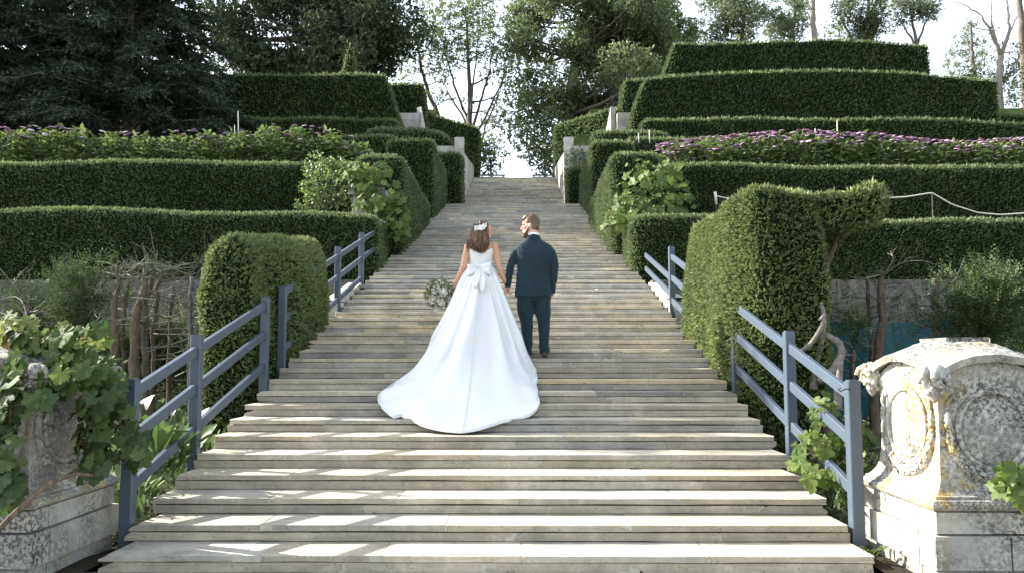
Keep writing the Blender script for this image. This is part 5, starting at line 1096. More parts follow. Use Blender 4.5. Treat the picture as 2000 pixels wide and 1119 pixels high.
# dark undergrowth filling the bank behind the railings
def undergrowth(label, x0, x1, y0, y1, N, hmax, sz):
    P = np.stack([rng.uniform(x0, x1, N), rng.uniform(y0, y1, N), np.zeros(N)], 1); h = rng.random(N)**1.5*hmax*(0.6+0.4*lumps(P, 0.8)); P[:, 2] = np.array([terrace_z(x, y) for x, y in P[:, :2]])+h-0.02
    o = leaves('undergrowth', P, unit(rdir(N)+V(0, 0, 0.5)), unit(rdir(N)+V(0, -0.4, 0.6)), rng.uniform(0.6, 1.3, N)*sz, rng.uniform(0.3, 0.6, N)*sz, np.clip(0.35+rng.normal(size=N)*.18, 0, 1), M['yew'], None, 0.1, 'oval')
    tag(o, label, 'undergrowth', None, 'stuff')
undergrowth('dark leafy undergrowth on the bank left of the stairs', -7.5, -2.75, 6.3, 14.5, 15000, 0.6, 0.11)
undergrowth('dark leafy undergrowth on the bank right of the stairs', 2.8, 8, 6.6, 12.0, 16000, 0.3, 0.08)

# ================================================================== BRIDE AND GROOM
Y0 = 10.58
def q(px, py, dy=0.0): return at(px, py, Y0+dy)
STEP12 = RI*12
def skin_mat(name, base):
    t = NT(name); p = t.pos(); n = t.noise(25, 4, 0.6, p)
    c = t.mix(base, tuple(x*y for x, y in zip(base, (1.08, 0.92, 0.86))), n)
    return t.pbr(c, 0.55, t.bump(t.noise(160, 3, 0.6, p), 0.08, 0.002), spec=0.35, **{'Subsurface Weight': 0.12, 'Subsurface Radius': (0.012, 0.005, 0.003), 'Subsurface Scale': 1.0})
M['skin_f'] = skin_mat('skin_warm', (0.50, 0.30, 0.20)); M['skin_m'] = skin_mat('skin_pale', (0.56, 0.37, 0.28))
def cloth_mat(name, c0, c1, rough=0.85, weave=900, bs=0.15, sheen=0.2, crease=0.0):
    t = NT(name); p = t.pos(); c = t.mix(c0, c1, t.noise(14, 4, 0.6, p))
    h = t.noise(weave, 2, 0.5, p)
    if crease: h = t.math('ADD', t.math('MULTIPLY', h, 0.15), t.math('MULTIPLY', t.noise(crease, 3, 0.55, t.mapping(p, (1, 1, 0.45)), 0.6), 1.0))
    return t.pbr(c, rough, t.bump(h, bs, 0.02 if crease else 0.003), spec=0.2, sheen=sheen)
M['suit'] = cloth_mat('teal_navy_wool', (0.010, 0.024, 0.033), (0.015, 0.032, 0.042), 0.85, 700, 0.45, 0.12, crease=9)
M['white_shirt'] = cloth_mat('white_cotton', (0.78, 0.78, 0.78), (0.8, 0.8, 0.79))
M['satin'] = cloth_mat('white_satin', (0.66, 0.66, 0.655), (0.695, 0.695, 0.685), 0.5, 300, 0.32, 0.1, crease=5)
M['leather'] = NT('dark_brown_leather').pbr((0.035, 0.018, 0.014), 0.35, spec=0.5)
def hair_mat(name, a, b, c):
    t = NT(name); f = t.noise(60, 4, 0.7, t.mapping(t.pos(), (1, 1, 0.12))); return t.pbr(t.ramp(f, [(0.35, a), (0.55, b), (0.72, c)]), 0.45, t.bump(f, 0.5, 0.01), spec=0.35)
M['hair_f'] = hair_mat('brown_wavy_hair', (0.04, 0.022, 0.014), (0.125, 0.072, 0.042), (0.31, 0.20, 0.12))
M['hair_m'] = hair_mat('fair_brown_hair', (0.075, 0.05, 0.03), (0.15, 0.10, 0.062), (0.27, 0.195, 0.125))
M['beard'] = hair_mat('ginger_beard', (0.075, 0.04, 0.02), (0.14, 0.075, 0.038), (0.22, 0.125, 0.065))

def ball(b, c, r, R=None, n=12, m=8, col=None):
    r = np.broadcast_to(np.asarray(r, float), (3,)); v = []
    for i in range(1, m):
        a = pi*i/m
        for k in range(n): v.append(V(sin(a)*cos(2*pi*k/n), sin(a)*sin(2*pi*k/n), cos(a))*r)
    v += [V(0, 0, r[2]), V(0, 0, -r[2])]; v = np.array(v)
    if R is not None: v = v @ np.array(R)       # rows of R: world axes of the local x, y, z
    f = [((i)*n+k, (i+1)*n+k, (i+1)*n+(k+1) % n, i*n+(k+1) % n) for i in range(m-2) for k in range(n)]
    T = (m-1)*n; f += [(T, k, (k+1) % n) for k in range(n)]+[(T+1, (m-2)*n+(k+1) % n, (m-2)*n+k) for k in range(n)]
    b.add(v+np.asarray(c), f, col)
def limb(b, pts, rad, seg=12):
    pts = np.asarray(pts, float); rad = np.asarray(rad, float); n = len(pts)
    u = np.linspace(0, n-1, (n-1)*5+1)
    # Catmull-Rom for soft joints
    P_ = np.vstack([2*pts[0]-pts[1], pts, 2*pts[-1]-pts[-2]]); out = []
    for t in u:
        i = min(int(t), n-2); s = t-i; a, b_, c, d = P_[i], P_[i+1], P_[i+2], P_[i+3]
        out.append(0.5*((2*b_)+(-a+c)*s+(2*a-5*b_+4*c-d)*s*s+(-a+3*b_-3*c+d)*s**3))
    rr = np.interp(u, range(n), rad); b.tube(out, rr, seg); ball(b, out[0], rr[0], None, seg, 6); ball(b, out[-1], rr[-1], None, seg, 6)
def rings(b, R_, seg=28, pw=2.3):
    """stack of horizontal superellipse rings (cx, cy, z, rx, ry)"""
    v = []
    for cx, cy, z, rx, ry in R_:
        for k in range(seg):
            a = 2*pi*k/seg; c, s = cos(a), sin(a); v.append((cx+rx*np.sign(c)*abs(c)**(2/pw), cy+ry*np.sign(s)*abs(s)**(2/pw), z))
    n = len(R_); f = [(i*seg+k, i*seg+(k+1) % seg, (i+1)*seg+(k+1) % seg, (i+1)*seg+k) for i in range(n-1) for k in range(seg)]+[tuple(range(seg-1, -1, -1)), tuple(range((n-1)*seg, n*seg))]
    b.add(v, f)
def dense(R_, k=4):
    R_ = np.asarray(R_, float); u = np.linspace(0, len(R_)-1, (len(R_)-1)*k+1); return [tuple(np.interp(u_, range(len(R_)), R_[:, j]) for j in range(5)) for u_ in u]
def fuse(name, b, voxel, mat, parent=None, it=5, disp=None):
    me = b.mesh('tmp', None); o = bpy.data.objects.new('tmp', me); COL.objects.link(o)
    m = o.modifiers.new('r', 'REMESH'); m.mode = 'VOXEL'; m.voxel_size = voxel
    m = o.modifiers.new('s', 'SMOOTH'); m.iterations = it; m.factor = 0.5
    dg = bpy.context.evaluated_depsgraph_get(); me2 = bpy.data.meshes.new_from_object(o.evaluated_get(dg)); bpy.data.objects.remove(o, do_unlink=True)
    me2.materials.clear(); me2.materials.append(mat); me2.name = name
    me2.polygons.foreach_set('use_smooth', np.ones(len(me2.polygons), bool))
    if disp is not None:
        n = len(me2.vertices); co = np.zeros(n*3, np.float32); no = np.zeros(n*3, np.float32); me2.vertices.foreach_get('co', co); me2.vertices.foreach_get('normal', no)
        co = co.reshape(-1, 3); no = no.reshape(-1, 3); co = co+no*disp(co)[:, None]; me2.vertices.foreach_set('co', co.astype(np.float32).ravel()); me2.update()
    return link(name, me2, parent)
def set_origin(o, p):
    p = Vector(p); o.data.transform(Matrix.Translation(-p)); o.location = p
def head(b, c, yaw, tilt=0.0, s=1.0, male=True):
    """c: centre of the skull; yaw: direction faced in the ground plane (0 = +x, 90 = away from us)"""
    f = V(cos(yaw)*cos(tilt), sin(yaw)*cos(tilt), sin(tilt)); r = unit(np.cross(f, V(0, 0, 1))); u = np.cross(r, f)
    A = [r, f, u]; P_ = lambda x, y, z: np.asarray(c)+s*(r*x+f*y+u*z)
    ball(b, P_(0, -0.012, 0.022), V(0.074, 0.098, 0.100)*s, A, 16, 12)
    ball(b, P_(0, 0.030, -0.045), V(0.058, 0.062, 0.078)*s, A, 14, 10)
    ball(b, P_(0, 0.068, 0.035), V(0.052, 0.026, 0.046)*s, A)
    ball(b, P_(0, 0.068, -0.108), V(0.026, 0.024, 0.020)*s, A)
    ball(b, P_(0, 0.045, -0.088), V(0.044, 0.046, 0.034)*s, A)
    for sx in (-1, 1):
        ball(b, P_(sx*0.036, 0.066, -0.022), V(0.022, 0.024, 0.020)*s, A)
        ball(b, P_(sx*0.030, 0.082, 0.022), V(0.024, 0.012, 0.009)*s, A)                       # brow
        ball(b, P_(sx*0.076, -0.008, -0.012), V(0.009, 0.019, 0.031)*s, A); ball(b, P_(sx*0.080, -0.016, -0.004), V(0.007, 0.012, 0.022)*s, A)
    limb(b, [P_(0, 0.090, 0.016), P_(0, 0.108, -0.012), P_(0, 0.116, -0.028)], np.array([0.009, 0.011, 0.013])*s, 8)
    ball(b, P_(0, 0.100, -0.036), V(0.017, 0.014, 0.010)*s, A)
    ball(b, P_(0, 0.096, -0.062), V(0.021, 0.010, 0.007)*s, A); ball(b, P_(0, 0.094, -0.075), V(0.019, 0.010, 0.007)*s, A)
    return P_, A
def hand(b, wrist, d, palm_n, thumb, s=1.0, curl=0.5, side=1):
    """d: direction of the fingers; palm_n: palm normal; thumb: direction of the thumb side"""
    d = unit(d); n = unit(palm_n-d*np.dot(palm_n, d)); w_ = np.cross(n, d); w_ = w_ if np.dot(w_, thumb) > 0 else -w_; wrist = np.asarray(wrist)
    limb(b, [wrist, wrist+d*0.035*s, wrist+d*0.085*s], np.array([0.024, 0.026, 0.026])*s, 10)
    ball(b, wrist+d*0.062*s, V(0.042, 0.046, 0.017)*s, [w_, d, n], 12, 8)
    for k, (off, L) in enumerate(((0.031, 0.072), (0.0105, 0.080), (-0.0105, 0.075), (-0.031, 0.060))):
        p = wrist+d*0.095*s+w_*off*s; a = curl*(0.8+0.1*k); pts = [p]
        for j, seg_ in enumerate((0.45, 0.32, 0.23)):
            a2 = a*(j+0.6); pts.append(pts[-1]+(d*cos(a2)+n*sin(a2))*L*seg_*s)
        limb(b, pts, np.array([0.0098, 0.0090, 0.0083, 0.0070])*s, 8)
    p = wrist+d*0.030*s+w_*0.030*s; limb(b, [p, p+(w_*0.65+d*0.7+n*0.25)*0.035*s, p+(w_*0.45+d*0.9+n*0.5)*0.064*s], np.array([0.013, 0.011, 0.0085])*s, 8)

# ------------------------------------------------------------------ groom
def groom():
    g0 = q(1044, 698); cx = g0[0]; zf = STEP12
    Z = lambda py: q(1044, py)[2]
    X = lambda px: q(px, 560)[0]
    b = MB()
    hc = q(1036, 441.5, 0.0); P_, A = head(b, hc, radians(166), -0.05, 1.06)
    limb(b, [P_(0, -0.03, -0.05), q(1041, 462, 0.0), q(1043, 474, 0.0)], [0.062, 0.060, 0.068])
    rings(b, dense([(cx, Y0, zf+0.80, 0.15, 0.10), (cx, Y0, zf+0.95, 0.165, 0.105), (cx, Y0, zf+1.1, 0.15, 0.10), (cx, Y0, zf+1.3, 0.16, 0.10), (cx, Y0, zf+1.45, 0.13, 0.075), (cx, Y0, zf+1.52, 0.07, 0.06)]))
    for sx, hipx, kn, an in ((-1, 1028, 1030, 1031), (1, 1059, 1061, 1061)):
        limb(b, [V(X(hipx), Y0, zf+0.86), V(X(kn), Y0+0.01, zf+0.48), V(X(an), Y0-0.02, zf+0.08)], [0.085, 0.052, 0.040])
        limb(b, [V(X(an), Y0-0.03, zf+0.05), V(X(an)+sx*0.02, Y0+0.14, zf+0.035)], [0.034, 0.03], 8)
    AL = [q(1014, 486, 0.0), q(1004, 500, -0.01), q(997, 523, -0.025), q(991, 556, -0.01)]; AR = [q(1073, 486, 0.0), q(1080, 500, -0.01), q(1084, 526, -0.03), q(1077.5, 570, 0.018)]
    limb(b, AL, [0.036, 0.040, 0.038, 0.028]); limb(b, AR, [0.036, 0.040, 0.038, 0.028])
    hand(b, q(989.5, 557, 0.0), V(-0.05, 0.1, -1), V(-0.9, 0.3, 0), V(0, 1, 0.0), 0.95, 0.75)
    hand(b, q(1077, 569, 0.02), V(-0.05, 0.12, -1), V(-1, 0.15, 0), V(0, 1, 0), 0.95, 0.45)
    body = fuse('person', b, 0.0068, M['skin_m'], None, 3)
    set_origin(body, (cx, Y0, zf)); bpy.context.view_layer.update()
    tag(body, 'bearded man in a dark teal suit seen from behind, head turned left, holding hands', 'person', 'wedding couple on the stairs')
    # trousers
    b = MB()
    rings(b, dense([(cx, Y0, zf+0.74, 0.170, 0.115), (cx, Y0, zf+0.80, 0.195, 0.130), (cx, Y0, zf+0.92, 0.195, 0.130), (cx, Y0, zf+1.02, 0.175, 0.115)]))
    for sx, hipx, kn, an in ((-1, 1026.5, 1028.5, 1029.5), (1, 1060, 1062, 1062.5)):
        rings(b, dense([(X(an), Y0-0.005, zf+0.055, 0.070, 0.092), (X(an), Y0, zf+0.12, 0.066, 0.088), (X(an), Y0, zf+0.28, 0.068, 0.084), (X(kn), Y0+0.015, zf+0.46, 0.082, 0.090), (X(hipx), Y0, zf+0.58, 0.104, 0.104), (X(hipx), Y0, zf+0.70, 0.110, 0.112), (X(hipx), Y0, zf+0.84, 0.108, 0.118)], 5), 20, 2.0)
    tr = lambda p: 0.009*lumps(p*V(1, 1, 0.55), 0.055, 2)+0.008*np.clip(1-(p[:, 2]-zf)/0.35, 0, 1)*np.sin((p[:, 2]-zf)*46+p[:, 0]*14)
    fuse('trousers', b, 0.0085, M['suit'], body, 4, tr)
    # jacket
    b = MB()
    jx = X(1042.5)
    rings(b, dense([(X(1041), Y0, zf+0.785, 0.238, 0.158), (X(1041), Y0, zf+0.90, 0.228, 0.155), (X(1041), Y0, zf+1.05, 0.212, 0.142), (X(1042), Y0, zf+1.16, 0.215, 0.142), (X(1042.5), Y0, zf+1.28, 0.232, 0.148), (X(1043), Y0, zf+1.36, 0.236, 0.138), (X(1043.5), Y0+0.005, zf+1.42, 0.240, 0.122), (X(1043.5), Y0+0.005, zf+1.46, 0.222, 0.106), (X(1043), Y0+0.01, zf+1.495, 0.165, 0.094), (X(1042), Y0+0.01, zf+1.545, 0.092, 0.078), (X(1042), Y0+0.01, zf+1.575, 0.078, 0.072)], 5), 32, 2.4)
    limb(b, [q(1015, 486, 0.0), q(1008, 494, -0.005), q(1002, 505, -0.015), q(997, 523, -0.025), q(993.5, 543, -0.015), q(991.5, 557, -0.01)], [0.050, 0.056, 0.056, 0.051, 0.045, 0.044], 16)
    limb(b, [q(1071.5, 486, 0.0), q(1077, 494, -0.005), q(1081, 506, -0.015), q(1083, 526, -0.03), q(1080.5, 552, -0.01), q(1078, 570, 0.015)], [0.050, 0.056, 0.057, 0.053, 0.047, 0.046], 16)
    jk = lambda p: 0.007*lumps(p*V(1, 1, 0.8), 0.07, 1)+0.0045*lumps(p*V(1, 1, 1.6), 0.03, 7)*np.clip((np.abs(p[:, 0]-jx)-0.17)/0.06, 0, 1)-0.010*np.exp(-((p[:, 0]-X(1042))/0.006)**2)*(p[:, 1] < Y0-0.05)*np.clip((zf+1.0-p[:, 2])/0.05, 0, 1)
    jo = fuse('jacket', b, 0.0085, M['suit'], body, 5, jk)
    # jacket collar fold and centre seam, vent
    b = MB(); aa = np.linspace(-pi*1.05, 0.05, 26); v = []
    for rr, z in ((0.088, 1.525), (0.094, 1.54), (0.086, 1.590), (0.079, 1.600), (0.074, 1.585)):
        for a in aa: v.append((X(1042)+rr*1.06*cos(a), Y0+0.01+rr*0.98*sin(a), zf+z-0.035*np.clip(sin(a), 0, 1)-0.015*abs(cos(a))))
    n = len(aa); b.add(v, [(i*n+k, i*n+k+1, (i+1)*n+k+1, (i+1)*n+k) for i in range(4) for k in range(n-1)]); b.build('collar', M['suit'], jo, True)
    b = MB(); b.tube([(X(1042), Y0-0.148, zf+1.46), (X(1042), Y0-0.152, zf+1.2), (X(1041), Y0-0.157, zf+1.0)], 0.0022, 5); b.build('centre_seam', M['suit'], jo)
    b = MB(); v = []
    aa = np.linspace(0, 2*pi, 33)
    for rr, z in ((0.075, 1.575), (0.0735, 1.622), (0.0705, 1.628), (0.068, 1.60)):
        for a in aa: v.append((X(1041)+rr*cos(a), Y0+0.005+rr*0.98*sin(a), zf+z+0.004*sin(a)))
    n = len(aa); b.add(v, [(i*n+k, i*n+k+1, (i+1)*n+k+1, (i+1)*n+k) for i in range(3) for k in range(n-1)]); b.build('shirt_collar', M['white_shirt'], body, True)
    for wx, wy, dy in ((1077.5, 571.5, 0.017),):
        c = q(wx, wy, dy); MB().tube([c, c-V(0.002, -0.002, 0.018)], [0.040, 0.039], 14).build('shirt_cuff', M['white_shirt'], body, True)
    # shoes, heels toward us
    for sx, px in ((-1, 1030), (1, 1062)):
        x = X(px); b = MB(); v = []; prof = [(-0.095, 0.030, 0.050), (-0.085, 0.034, 0.072), (-0.05, 0.036, 0.078), (0.0, 0.037, 0.072), (0.06, 0.044, 0.055), (0.12, 0.048, 0.045), (0.165, 0.042, 0.036), (0.19, 0.026, 0.026)]
        N = 14
        for y, wv, h in prof:
            for k in range(N):
                a = 2*pi*k/N; zz = 0.012+max(0, (0.5+0.5*sin(a)))*h; v.append((x+sx*0.012*(y+0.1)*3+cos(a)*wv, Y0-0.02+y, zf+zz))
        n = len(prof); b.add(v, [(i*N+k, i*N+(k+1) % N, (i+1)*N+(k+1) % N, (i+1)*N+k) for i in range(n-1) for k in range(N)]+[tuple(range(N-1, -1, -1)), tuple(range((n-1)*N, n*N))])
        sh = b.build('shoe', M['leather'], body, True)
        MB().box((x-0.034, Y0-0.112, zf+0.002), (x+0.034, Y0-0.045, zf+0.026), None, 0.002).build('heel', M['leather'], sh)
        MB().box((x-0.036+sx*0.01, Y0-0.045, zf+0.008), (x+0.036+sx*0.02, Y0+0.16, zf+0.018), None, 0.002).build('sole', M['leather'], sh)
    # hair, beard
    b = MB(); ball(b, P_(0, -0.020, 0.040), V(0.080, 0.100, 0.100)*1.06, A, 18, 12); ball(b, P_(0, 0.03, 0.098), V(0.060, 0.068, 0.042)*1.06, A, 14, 10); ball(b, P_(0, -0.045, -0.01), V(0.073, 0.068, 0.075)*1.06, A, 14, 10)
    cut = MB()
    ho = fuse('hair', b, 0.006, M['hair_m'], body, 3, lambda p: 0.004*lumps(p, 0.02))
    # keep the hairline: drop what falls over the face
    me = ho.data; bm = bmesh.new(); bm.from_mesh(me); f_ = Vector(A[1]); u_ = Vector(A[2]); c_ = Vector(P_(0, 0, 0))
    dl = [v for v in bm.verts if ((v.co-c_).dot(f_) > 0.062 and (v.co-c_).dot(u_) < 0.085) or ((v.co-c_).dot(f_) > 0.018 and (v.co-c_).dot(u_) < 0.03) or ((v.co-c_).dot(f_) > -0.03 and (v.co-c_).dot(u_) < 0.012)]
    bmesh.ops.delete(bm, geom=dl, context='VERTS'); bm.to_mesh(me); bm.free()
    N = 1500; d = rdir(N); d = d[d[:, 2] > 0.1]; d = d[:1100]; N = len(d); loc = d*V(0.078, 0.097, 0.098)*1.06
    Pp = np.array([P_(*(l/1.06+V(0, -0.015, 0.042))) for l in loc]); D = unit(np.array([A[0]*x+A[1]*y+A[2]*z for x, y, z in d])*0.7+A[1]*0.35+rdir(N)*0.5)
    o = leaves('hair_tufts', Pp, D, rdir(N), rng.uniform(0.014, 0.034, N), 0.004, rng.random(N), M['hair_m'], ho)
    b = MB(); ball(b, P_(0, 0.052, -0.090), V(0.052, 0.052, 0.046)*1.06, A, 14, 10); ball(b, P_(0, 0.078, -0.118), V(0.034, 0.030, 0.030)*1.06, A)
    for sx in (-1, 1): limb(b, [P_(sx*0.064, 0.012, -0.02), P_(sx*0.060, 0.028, -0.06), P_(sx*0.045, 0.05, -0.09)], [0.011, 0.018, 0.022], 8)
    ball(b, P_(0, 0.098, -0.050), V(0.028, 0.011, 0.007)*1.06, A)
    fuse('beard', b, 0.0055, M['beard'], body, 2, lambda p: 0.0035*lumps(p, 0.012))
    for sx in (-1, 1):
        e = MB(); ball(e, P_(sx*0.031, 0.080, 0.006), 0.0085, None, 10, 8); e.build('eye', M['leather'], body, True)
groom()

# ------------------------------------------------------------------ bride
def bride():
    zf = STEP12; Yb = Y0-0.02
    X = lambda px: q(px, 560)[0]; cx = X(938); Zp = lambda py: q(938, py)[2]
    b = MB(); hc = q(945, 450.5, -0.02); P_, A = head(b, hc, radians(20), -0.08, 0.98, False)
    limb(b, [P_(0, -0.03, -0.05), q(941, 470, -0.02), q(940, 482, -0.02)], [0.05, 0.047, 0.056])
    rings(b, dense([(cx, Yb, Zp(560), 0.15, 0.12), (cx, Yb, Zp(535), 0.14, 0.105), (X(938.5), Yb, Zp(520), 0.130, 0.098), (X(939), Yb, Zp(505), 0.138, 0.100), (X(939.5), Yb, Zp(492), 0.150, 0.098), (X(939.5), Yb, Zp(483), 0.160, 0.085), (X(940), Yb, Zp(477.5), 0.135, 0.066), (X(940), Yb, Zp(473), 0.065, 0.052)]), 28, 2.2)
    for px in (930, 947): limb(b, [V(X(px), Yb, Zp(560)), V(X(px), Yb, zf+0.5), V(X(px), Yb, zf+0.1)], [0.085, 0.055, 0.035]); limb(b, [V(X(px), Yb-0.02, zf+0.05), V(X(px), Yb+0.14, zf+0.03)], [0.03, 0.028], 8)
    AL = [q(914.5, 482, -0.02), q(909, 505, -0.05), q(904, 524, -0.07), q(894, 546, -0.05), q(887.5, 561, -0.02)]
    AR = [q(965.5, 482, -0.02), q(971, 505, -0.03), q(976, 525, -0.05), q(984, 545, -0.03), q(990, 558, -0.0)]
    limb(b, AL, [0.050, 0.049, 0.040, 0.034, 0.025]); limb(b, AR, [0.050, 0.049, 0.040, 0.034, 0.025])
    ball(b, q(914.5, 481, -0.02), V(0.054, 0.05, 0.05)); ball(b, q(965.5, 481, -0.02), V(0.054, 0.05, 0.05))
    hand(b, q(887.5, 561, -0.02), V(-0.35, 0.25, -0.8), V(0.6, 0.6, -0.2), V(-0.5, 0.6, 0.1), 0.88, 0.95)
    hand(b, q(990, 557, 0.0), V(0.15, 0.05, -1), V(0.95, 0.2, 0), V(0, -1, 0), 0.88, 0.8)
    body = fuse('person', b, 0.0068, M['skin_f'], None, 3)
    set_origin(body, (cx, Yb, zf)); bpy.context.view_layer.update()
    tag(body, 'bride with wavy brown hair in a strapless white gown, seen from behind beside the groom', 'person', 'wedding couple on the stairs')
    e = MB(); 
    for sx in (-1, 1): e = MB(); ball(e, P_(sx*0.031, 0.079, 0.006), 0.0085, None, 10, 8); e.build('eye', M['leather'], body, True)
    # gown: bodice
    dress = empty('gown', (cx, Yb, zf)); dress.parent = body; dress.matrix_parent_inverse = world_of(body).inverted()
    N = 64; lv = 16; v = []
    zb = Zp(523)
    for j in range(lv+3):
        for k in range(N):
            a = 2*pi*k/N; c, s = cos(a), sin(a)
            ztop = Zp(488) if s > 0.2 else Zp(498)+(Zp(487)-Zp(498))*min(1, abs(c)/0.80)**0.9
            if abs(c) > 0.80 and s <= 0.2: ztop = Zp(487)-(abs(c)-0.80)*0.16
            t = min(j, lv)/lv; z = zb+(ztop-zb)*t; pz = [Zp(523), Zp(512), Zp(500), Zp(488)]
            rx = np.interp(z, pz, [0.138, 0.141, 0.153, 0.163])+0.004; ry = np.interp(z, pz, [0.106, 0.108, 0.112, 0.112])
            if j > lv: rx -= 0.008*(j-lv); ry -= 0.008*(j-lv); z -= 0.012*(j-lv)
            w_ = 0.0022*sin((z*1.0+0.05*abs(c))*210+c*3)*(s < 0.3)
            v.append((X(np.interp(z, pz, [938.5, 938.7, 939.2, 939.8]))+(rx+w_)*np.sign(c)*abs(c)**0.92, Yb+(ry+w_)*np.sign(s)*abs(s)**0.92, z))
    f = [(j*N+k, j*N+(k+1) % N, (j+1)*N+(k+1) % N, (j+1)*N+k) for j in range(lv+2) for k in range(N)]
    link('bodice', mesh_np('bodice', v, f, M['satin'], True), dress)
    MB().tube([(X(938.5), Yb-0.117, Zp(497)), (X(938.5), Yb-0.113, Zp(512)), (X(938), Yb-0.111, Zp(523))], 0.003, 5).build('zip_seam', M['satin'], dress)
    # gown: skirt and train lying down the steps
    pl = lambda y: zline(y)+0.004
    def onplane(px, py):
        d = ray(px, py); k = RI/TR   # z = zline(y)
        z0 = zline(0)+0.012; t = (CAM[2]-z0)/(k*d[1]-d[2]); return CAM+d*t
    HEM = [(1016, 694), (1022, 703), (1042, 713), (1048, 728), (1047, 748), (1050, 768), (1055, 783), (1048, 797), (1034, 808), (1012, 815), (985, 819), (960, 827), (930, 836), (900, 840), (865, 837), (832, 829), (806, 818), (796, 813), (790, 806), (784, 811), (770, 812), (754, 800), (741, 786), (737, 774), (742, 766)]
    wc = V(X(938.5), Yb-0.0, Zp(521)); hp = [onplane(*h)[:2] for h in HEM]
    hp += [np.array([wc[0]-0.74, wc[1]-0.75]), np.array([wc[0]-0.52, wc[1]-0.10]), np.array([wc[0]-0.36, wc[1]+0.24]), np.array([wc[0], wc[1]+0.36]), np.array([wc[0]+0.36, wc[1]+0.22]), np.array([wc[0]+0.43, wc[1]+0.0])]
    hp = np.array(hp); ang = np.unwrap(np.array([atan2(y-wc[1], x-wc[0]) for x, y in hp])); R_ = np.hypot(hp[:, 0]-wc[0], hp[:, 1]-wc[1])
    o_ = np.argsort(ang % (2*pi)); ag = (ang % (2*pi))[o_]; rg = R_[o_]; ag = np.concatenate([ag-2*pi, ag, ag+2*pi]); rg = np.tile(rg, 3)
    N = 300; MM = 70; v = []
    def fold(a, u):
        x = a+0.10*sin(3*u+a)
        s1 = sin(7*x+0.6)+0.75*sin(11*x+2.0)+0.75*sin(17*x-0.7)+0.5*sin(25*x+1.3)
        return s1/2.6
    for j in range(MM+3):
        u = min(j, MM)/MM
        for k in range(N):
            a = 2*pi*k/N; R = float(np.interp(a, ag, rg)); c, s = cos(a), sin(a)
            w0 = 0.145*0.112/sqrt((0.112*c)**2+(0.145*s)**2)
            uu = u
            rho = w0+(R-w0)*uu; x = wc[0]+c*rho; y = wc[1]+s*rho
            p = np.interp(R, [0.4, 0.7, 1.1, 1.6, 2.3], [0.95, 1.05, 1.4, 1.9, 2.3])
            hgt = (wc[2]-pl(wc[1]+s*w0))*(1-uu)**p
            # fullness: rounds out below the waist
            hgt += 0.10*sin(min(1, uu*2.2)*pi)*(1-uu)*np.interp(R, [0.5, 2.0], [1.0, 0.35])
            lie = np.clip(1-hgt/0.12, 0, 1); sag = 0.032*(0.5-0.5*cos(2*pi*(y-Y1)/TR))*lie*(uu < 0.995)
            amp = (0.11*np.clip(uu*2.2, 0, 1)*np.clip(hgt/0.25, 0.42, 1)*np.interp(R, [0.5, 1.5], [0.8, 1.25])) if j <= MM else 0
            amp *= np.clip((1-uu)/0.12, 0.08, 1)
            fo = fold(a, uu)
            ww = 0.010*sin(9*x+4*y)*lie+0.008*sin(13*y-7*x+1)*lie
            z = pl(y)+0.007+0.007*(1-uu)+hgt+amp*(fo*0.7+0.35)-sag+ww*np.clip((1-uu)/0.05, 0, 1)
            rr = amp*fo*0.55*np.clip(hgt/0.3, 0, 1); x += c*rr; y += s*rr
            if j > MM: z = z-min(0.028, max(0, z-RI*(np.floor((y-Y1)/TR+1e-6)+1)-0.004))*(j-MM)/2
            v.append((x, y, z))
    f = [(j*N+k, (j+1)*N+k, (j+1)*N+(k+1) % N, j*N+(k+1) % N) for j in range(MM+2) for k in range(N)]
    me = mesh_np('skirt', v, f, M['satin'], True); sk_ = link('skirt', me, dress); V3 = np.array(v).reshape(MM+3, N, 3)
    # row of covered buttons down the back seam
    bb = MB(); tgt = [onplane(905, 834)[0], onplane(905, 834)[1]]; a0 = atan2(tgt[1]-wc[1], tgt[0]-wc[0]) % (2*pi); k0 = int(round(a0/(2*pi)*N)) % N
    line = V3[8:MM-1, k0]; seg = np.linalg.norm(np.diff(line, axis=0), axis=1); cs = np.concatenate([[0], np.cumsum(seg)])
    for d_ in np.arange(0.02, cs[-1], 0.035):
        p = V(*[np.interp(d_, cs, line[:, i]) for i in range(3)]); ball(bb, p+V(0, -0.004, 0.006), 0.0085, None, 7, 5)
    bb.build('button_row', M['satin'], sk_, True, kind='stuff')
    vf = V3.reshape(-1, 3)
    def front(p):
        m = (np.abs(vf[:, 0]-p[0]) < 0.035) & (np.abs(vf[:, 2]-p[2]) < 0.03) & (vf[:, 1] < Yb)
        return vf[m, 1].min() if m.any() else Yb-0.15
    # bow at the small of the back
    kc = V(X(938), Yb-0.135, Zp(527)); bow = MB()
    MBk = MB(); ball(MBk, kc, V(0.026, 0.022, 0.032), None, 14, 10)
    bowo = MBk.build('bow', M['satin'], dress, True)
    def ribbon(ctr, wid, nm, thick=0.006):
        ctr = np.array(ctr); wid = np.array(wid); m = len(ctr); n = 7; vv = []
        for off in (0, 1):
            for i in range(m):
                for kk in range(n):
                    u = kk/(n-1)-0.5; vv.append(ctr[i]+wid[i]*2*u+V(0, 0.006*cos(u*9)+off*thick, 0))
        L_ = m*n; ff = [(i*n+kk, i*n+kk+1, (i+1)*n+kk+1, (i+1)*n+kk) for i in range(m-1) for kk in range(n-1)]; ff += [tuple(t+L_ for t in r[::-1]) for r in ff]
        edge = [i*n for i in range(m)]+[(m-1)*n+kk for kk in range(1, n)]+[i*n+n-1 for i in range(m-2, -1, -1)]+[kk for kk in range(n-2, 0, -1)]
        ff += [(edge[i], edge[(i+1) % len(edge)], edge[(i+1) % len(edge)]+L_, edge[i]+L_) for i in range(len(edge))]
